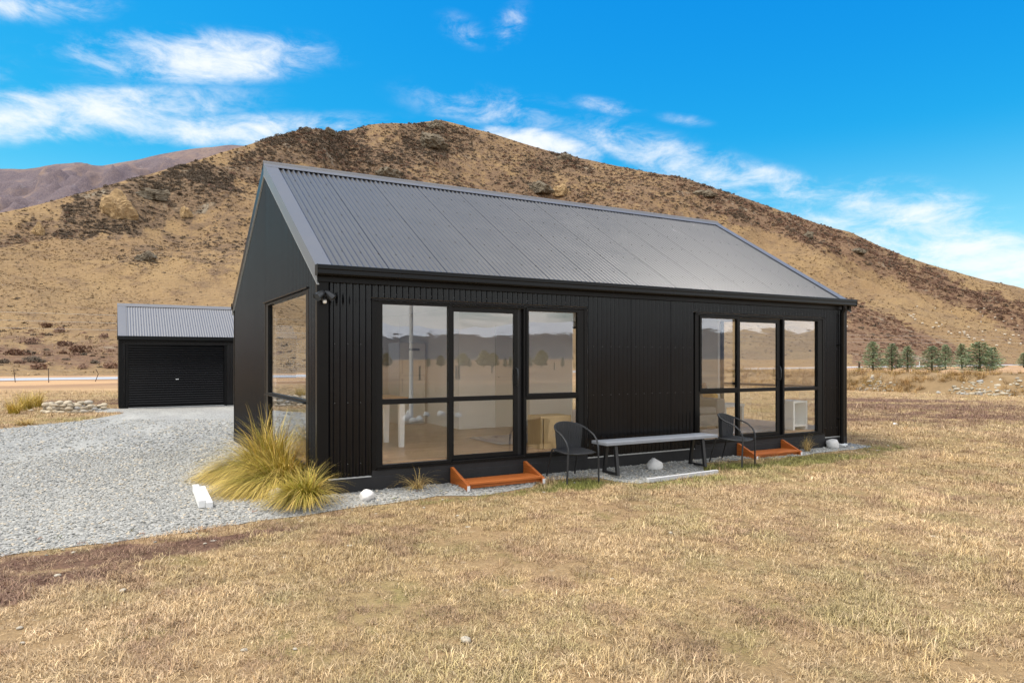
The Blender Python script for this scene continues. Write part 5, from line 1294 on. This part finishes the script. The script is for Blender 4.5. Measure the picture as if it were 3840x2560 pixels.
# trees across the road from the photographer, mirrored in the panes
rn = random.Random(21)
WM = []
for sd in range(2):
    r2 = random.Random(50+sd); V = []; Fc = []; T = []
    for s in range(1500):
        th = r2.uniform(0, 6.283); u = r2.random()**.5; zz = r2.uniform(.12, 1)
        rr = u*.34*math.sin(math.pi*min(1, zz*.9+.08))**.7*(1+.3*math.sin(th*3+zz*9)); p = Vector((rr*math.cos(th), rr*math.sin(th), zz)); l = r2.uniform(.03, .07)
        d = Vector((r2.gauss(0, 1), r2.gauss(0, 1), r2.gauss(0, 1))).normalized(); e = d.orthogonal().normalized()*l*.5; i0 = len(V)
        V += [p-d*l, p+e, p+d*l, p-e]; Fc.append((i0, i0+1, i0+2, i0+3)); T += [r2.random()]*4
    me = npmesh('crown', V, Fc, M['willow']); at = me.attributes.new('tone', 'FLOAT', 'POINT'); at.data.foreach_set('value', np.asarray(T, np.float32))
    WM.append((MB().tube([(0, 0, -.01), (.01, 0, .3), (0, .01, .7)], [.03, .022, .008], 7).mesh('trunk', M['bark'], 50), me))
def mirror_G(px, py):
    g = G(px, py); return Vector((g.x, -g.y, 0))
for px, h, kind in ((1450, 6, 1), (1610, 5, 0), (1655, 5, 1), (1735, 6, 1), (1760, 5, 0), (1815, 7, 1), (1850, 6, 1), (1895, 5, 0), (1915, 6, 0), (1990, 6, 0), (2030, 7, 1), (2110, 5, 0)):
    h *= .5; k = 150; t_ = (px-1920)/F; loc = (CX+k*(AC+t_*AS), -(CY+k*(AS-t_*AC)), 0)
    if kind: 
        o = thing('willow_tree', 'yellow green tree mirrored in the left window group', 'tree', loc, rn.uniform(0, 6), 'trees mirrored in the glass'); o.scale = (h*1.2, h*1.2, h); a, b = WM[rn.randrange(2)]; link('trunk', a, o); link('crown', b, o)
    else: conifer(loc, h*.8, rn.randrange(4), rn.uniform(0, 6), 'dark conifer mirrored in the left window group', 1.0, 'conifers mirrored in the glass')
# mirrored too: a white pole standing in a ring of white stones, and paddock posts
def mirrored():
    p = mirror_G(1545, 1577); o = MB().tube([(0, 0, -.2), (0, 0, 6.5)], [.06, .045], 10).build('flagpole', M['white'], None, smooth=50); o.location = p; tag(o, 'slim white pole mirrored in the leftmost window pane', 'pole')
    me = rock_mesh('white_rock', .13, .10, .10, 70, M['white_rock'], 2, 0, .18, 3); r2 = random.Random(2)
    for px, py in ((1530, 1580), (1552, 1584), (1575, 1582), (1600, 1562), (1655, 1560), (1690, 1566), (1722, 1566), (1535, 1562)):
        o = link('white_rock', me, None, mirror_G(px, py)); o.rotation_euler = (0, 0, r2.uniform(0, 6)); o.scale = [r2.uniform(.8, 1.25)]*3; tag(o, 'white rock mirrored low in the left window group', 'rock', 'white rocks mirrored in the glass')
    for px, py in ((1576, 1424), (1712, 1419), (1722, 1419), (2079, 1384), (1846, 1395)):
        o = MB().lathe([(.10, -.1), (.09, 1.15)], 8).build('fence_post', M['post_wood'], None); o.location = mirror_G(px, py); tag(o, 'dark timber paddock post mirrored in the left window group', 'fence post', 'posts mirrored in the glass')
mirrored()

# ================================================================== HILLSIDE
def bush_mesh(name, n, seed, mat, squash=.7, ls=.20):
    rn = random.Random(seed); V = []; Fc = []; T = []
    lobes = [(Vector((rn.uniform(-.5, .5), rn.uniform(-.5, .5), rn.uniform(.2, .55))), rn.uniform(.35, .6)) for _ in range(5)]
    for s in range(n):
        c, r = lobes[rn.randrange(5)]; d = Vector((rn.gauss(0, 1), rn.gauss(0, 1), rn.gauss(.2, 1))).normalized(); p = c+d*r*rn.uniform(.6, 1.05); p.z = max(.02, p.z*squash)
        l = ls*rn.uniform(.6, 1.3); u = Vector((rn.gauss(0, 1), rn.gauss(0, 1), rn.gauss(0, 1))).normalized(); w = u.orthogonal().normalized()*l*.55; i0 = len(V)
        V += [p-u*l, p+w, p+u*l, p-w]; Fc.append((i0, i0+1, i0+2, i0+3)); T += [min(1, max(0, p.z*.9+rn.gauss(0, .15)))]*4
    me = npmesh(name, V, Fc, mat); at = me.attributes.new('tone', 'FLOAT', 'POINT'); at.data.foreach_set('value', np.asarray(T, np.float32)); return me
def hillside():
    n = 150000; t = RNG.uniform(-1.0, .95, n); us, ks, kf = hill_params(t)
    k = kf+(ks-kf)*RNG.random(n)**.62*1.01; z = hill_z(t, k); d, red = cover(t, k, z)
    x = CX+k*(AC+t*AS); y = CY+k*(AS-t*AC)
    clump = fbm(x/16, y/16, 3, 61)
    pr = np.clip(d-.06, 0, 1)**1.2*1.0*np.clip((clump-.18)*2.4, .15, 1.4)*np.clip(k/330, .25, 1.2)+(.026+.04*np.clip(clump-.5, 0, 1))*np.clip(d/.1, .15, 1)
    ok = RNG.random(n) < pr
    t, k, z, x, y, d, red = (a[ok] for a in (t, k, z, x, y, d, red))
    isred = RNG.random(len(x)) < red*.9
    sz = (.42+.85*RNG.random(len(x))**2.5)*np.clip(k/280, .75, 1.7)*(.70+.4*d)
    for nm, mk, mat, lab in (('hill_scrub', ~isred, 'scrub_dark', 'dark low scrub dotted over the hillside'), ('hill_brown_scrub', isred, 'scrub_red', 'reddish brown leafless scrub on the lower hill and right shoulder')):
        ms = [bush_mesh(nm+'_bush', 60, 200+i, M[mat]) for i in range(4)]
        P = np.stack([x, y, z-.15], -1)[mk]; s = sz[mk]; Ro = np.zeros_like(P); Ro[:, 2] = RNG.random(len(P))*6.28
        S = np.stack([s*RNG.uniform(.8, 1.4, len(s)), s, s*RNG.uniform(.8, 1.35, len(s))], -1)
        scatter(nm, P, S, Ro, ms, lab)
    print('scrub', len(x))
    # golden snow tussock that gives the open slopes their grain
    n = 60000; t2 = RNG.uniform(-1.0, .95, n); us, ks, kf = hill_params(t2); k2 = kf+(ks-kf)*RNG.random(n)**.7; z2 = hill_z(t2, k2)
    x2 = CX+k2*(AC+t2*AS); y2 = CY+k2*(AS-t2*AC); cl = fbm(x2/22, y2/22, 3, 66); ok = RNG.random(n) < np.clip((cl-.25)*2, .1, 1); x2, y2, z2, k2 = (a[ok] for a in (x2, y2, z2, k2))
    s = (.28+.32*RNG.random(len(x2)))*np.clip(k2/220, .8, 2.0); one = RNG.random(len(x2))[:, None]
    colr = np.where(one < .4, np.array([[.165, .107, .060]]), np.where(one < .75, np.array([[.24, .157, .077]]), np.array([[.34, .236, .122]])))
    P = np.stack([x2, y2, z2-.05], -1); Ro = np.zeros_like(P); Ro[:, 2] = RNG.random(len(P))*6.28
    scatter('hill_tussock', P, np.stack([s*1.3, s, s*.8], -1), Ro, [tuft_mesh('hill_tuft', 14, .9, .09, 400+i, M['blade'], .4, .35) for i in range(3)], 'golden tussock grass over the open hillside', col=colr)
    # single bushes that can be told apart at the foot of the hill
    ms = [bush_mesh('bush', 320, 230+i, M['scrub_dark'], .8, .13) for i in range(3)]+[bush_mesh('bush', 260, 240+i, M['scrub_red'], .8, .12) for i in range(3)]
    rn = random.Random(8)
    for px, py, w, kind, lab in [(15, 1362, 40, 0, 'dark bush at the left edge above the road'), (122, 1358, 62, 0, 'widest dark bush above the road left of the garage'), (165, 1356, 22, 0, 'narrow dark bush joined to the widest one'), (247, 1350, 22, 0, 'small dark bush midway above the road'), (350, 1362, 36, 0, 'dark bush above the road near the garage'), (397, 1330, 14, 0, 'tiny upright dark bush beside the garage'), (72, 1362, 34, 1, 'greyish bush left of the widest dark bush'),
                             (60, 1330, 60, 1, 'brown bush behind the dark bushes at the left'), (120, 1288, 60, 1, 'purplish brown bush on the slope left of the garage'), (185, 1228, 46, 1, 'round purplish bush on the slope, upper of two'), (225, 1245, 46, 1, 'round purplish bush on the slope, lower of two'), (240, 1295, 50, 1, 'reddish bush up the slope from the small dark bush'), (300, 1320, 70, 1, 'reddish bush cluster above the road'), (390, 1265, 40, 1, 'brown bush just left of the garage roof'), (140, 1385, 60, 1, 'leafless pinkish bush at the roadside left'), (310, 1382, 46, 1, 'leafless grey bush at the roadside near the garage'), (410, 1382, 60, 1, 'leafless pinkish bush at the roadside beside the garage')]:
        p, kk = hill_hit(px, py); s = w/F*kk*.72
        o = link('bush', ms[(0 if kind == 0 else 3)+rn.randrange(3)], None, (p.x, p.y, p.z-.1)); o.scale = (s, s, s*.8); o.rotation_euler = (0, 0, rn.uniform(0, 6)); tag(o, lab, 'bush', 'bushes at the foot of the hill')
    # rock outcrops
    for i, (px, py, w, h, mat, lab) in enumerate([(272, 472, 88, 62, 'rock_gold', 'big golden crag on the left shoulder of the hill'), (88, 528, 34, 26, 'rock_gold', 'small golden crag at the left edge of the hill'), (360, 448, 90, 26, 'rock_grey', 'flat grey crag above the big golden one'), (425, 487, 40, 28, 'rock_gold', 'brownish crag right of the big golden one'),
            (335, 590, 52, 22, 'rock_grey', 'low dark crag on the golden slope'), (705, 297, 24, 10, 'rock_grey', 'little tor on the left summit'), (757, 303, 32, 16, 'rock_grey', 'blocky tor on the right of the left summit'), (1002, 287, 46, 20, 'rock_grey', 'crag crowning the highest summit'), (990, 325, 70, 34, 'rock_grey', 'broad crag below the highest summit'), (1300, 360, 36, 16, 'rock_grey', 'crag on the skyline right of the summit'),
            (890, 398, 70, 26, 'rock_grey', 'dark crag just above the roof ridge'), (1285, 440, 46, 24, 'rock_gold', 'pale crag above the middle of the roof ridge'), (1240, 432, 60, 26, 'rock_grey', 'grey crag left of the pale one above the roof'), (1855, 540, 34, 16, 'rock_grey', 'pale crag on the right shoulder'), (1970, 575, 44, 16, 'rock_grey', 'crag further down the right shoulder'), (1620, 445, 50, 16, 'rock_grey', 'crag on the skyline above the roof end')]):
        p, kk = hill_hit(px*DS, (py+h*.35)*DS); s = w*DS/F*kk/2; hh = h*DS/F*kk
        me = rock_mesh('rock_outcrop', s, s*.7, hh*.75, 90+i, M[mat], 4, 0, .30, 9)
        rr = np.random.default_rng(i)
        for v in me.vertices:                                         # upright cracks and ledges
            a_ = math.atan2(v.co.y, v.co.x); c = abs(float(fbm(a_*2.6+i, v.co.z/hh*1.6+v.co.x/s*2, 3, i+3))-.5)*2; q = .78+.75*min(c, .5); v.co.x *= q; v.co.y *= q; st = v.co.z/hh*5; v.co.z *= .72+.55*float(fbm(v.co.x/s*3.5+i, v.co.y/s*3.5, 3, i+9))
            v.co.x += s*.07*(float(fbm(st*2, i*3.0, 2, i))-.5)
        o = link('rock_outcrop', me, None, (p.x, p.y, p.z-hh*.22)); o.rotation_euler = (0, 0, A-math.pi/2); tag(o, lab, 'crag', 'rock outcrops on the hill')
        me.polygons.foreach_set('use_smooth', [False]*len(me.polygons))
hillside()
def sheep():
    mb = MB(); mb.tube([(-.55, 0, .62), (-.42, 0, .64), (0, 0, .66), (.38, 0, .66), (.52, 0, .68)], [.12, .29, .33, .29, .14], 10)
    mb.tube([(.45, 0, .78), (.62, 0, .88), (.80, 0, .80)], [.13, .11, .06], 8)
    for x in (-.34, .34):
        for y in (-.14, .14): mb.tube([(x, y, 0), (x, y, .5)], .05, 6)
    for y in (-.1, .1): mb.tube([(.62, y*.8, .93), (.58, y*1.9, .92)], .03, 5)
    me = mb.mesh('sheep', M['sheep'], 70); rn = random.Random(5)
    c6 = [(970, 108), (990, 122), (1022, 108), (1018, 140), (1040, 165), (1125, 205), (1065, 8), (1278, 30), (1470, 68), (1290, 205), (1318, 245), (1248, 258), (1355, 222), (1432, 312), (1465, 330), (1565, 322), (1618, 312), (1620, 332), (1660, 352), (1675, 380), (1735, 392), (1668, 250), (1832, 305), (1838, 408), (1990, 290), (2000, 468), (2095, 338), (2195, 350), (2260, 355), (2160, 400), (2148, 443), (2282, 452), (1812, 75), (1835, 120), (1850, 32), (1762, 42), (1980, 142), (2180, 152), (2245, 235), (1815, 190), (2080, 185), (235, 255)]
    for qx, qy in c6:
        px, py = 3100+qx*.3188, 1150+qy*.3188; p, kk = hill_hit(px, py)
        o = link('sheep', me, None, (p.x, p.y, p.z-.03)); o.rotation_euler = (0, 0, rn.uniform(0, 6.28)); s = rn.uniform(.85, 1.05); o.scale = (s, s, s)
        tag(o, 'distant cream sheep grazing on the golden slope at the right', 'sheep', 'sheep grazing on the slope')
sheep()
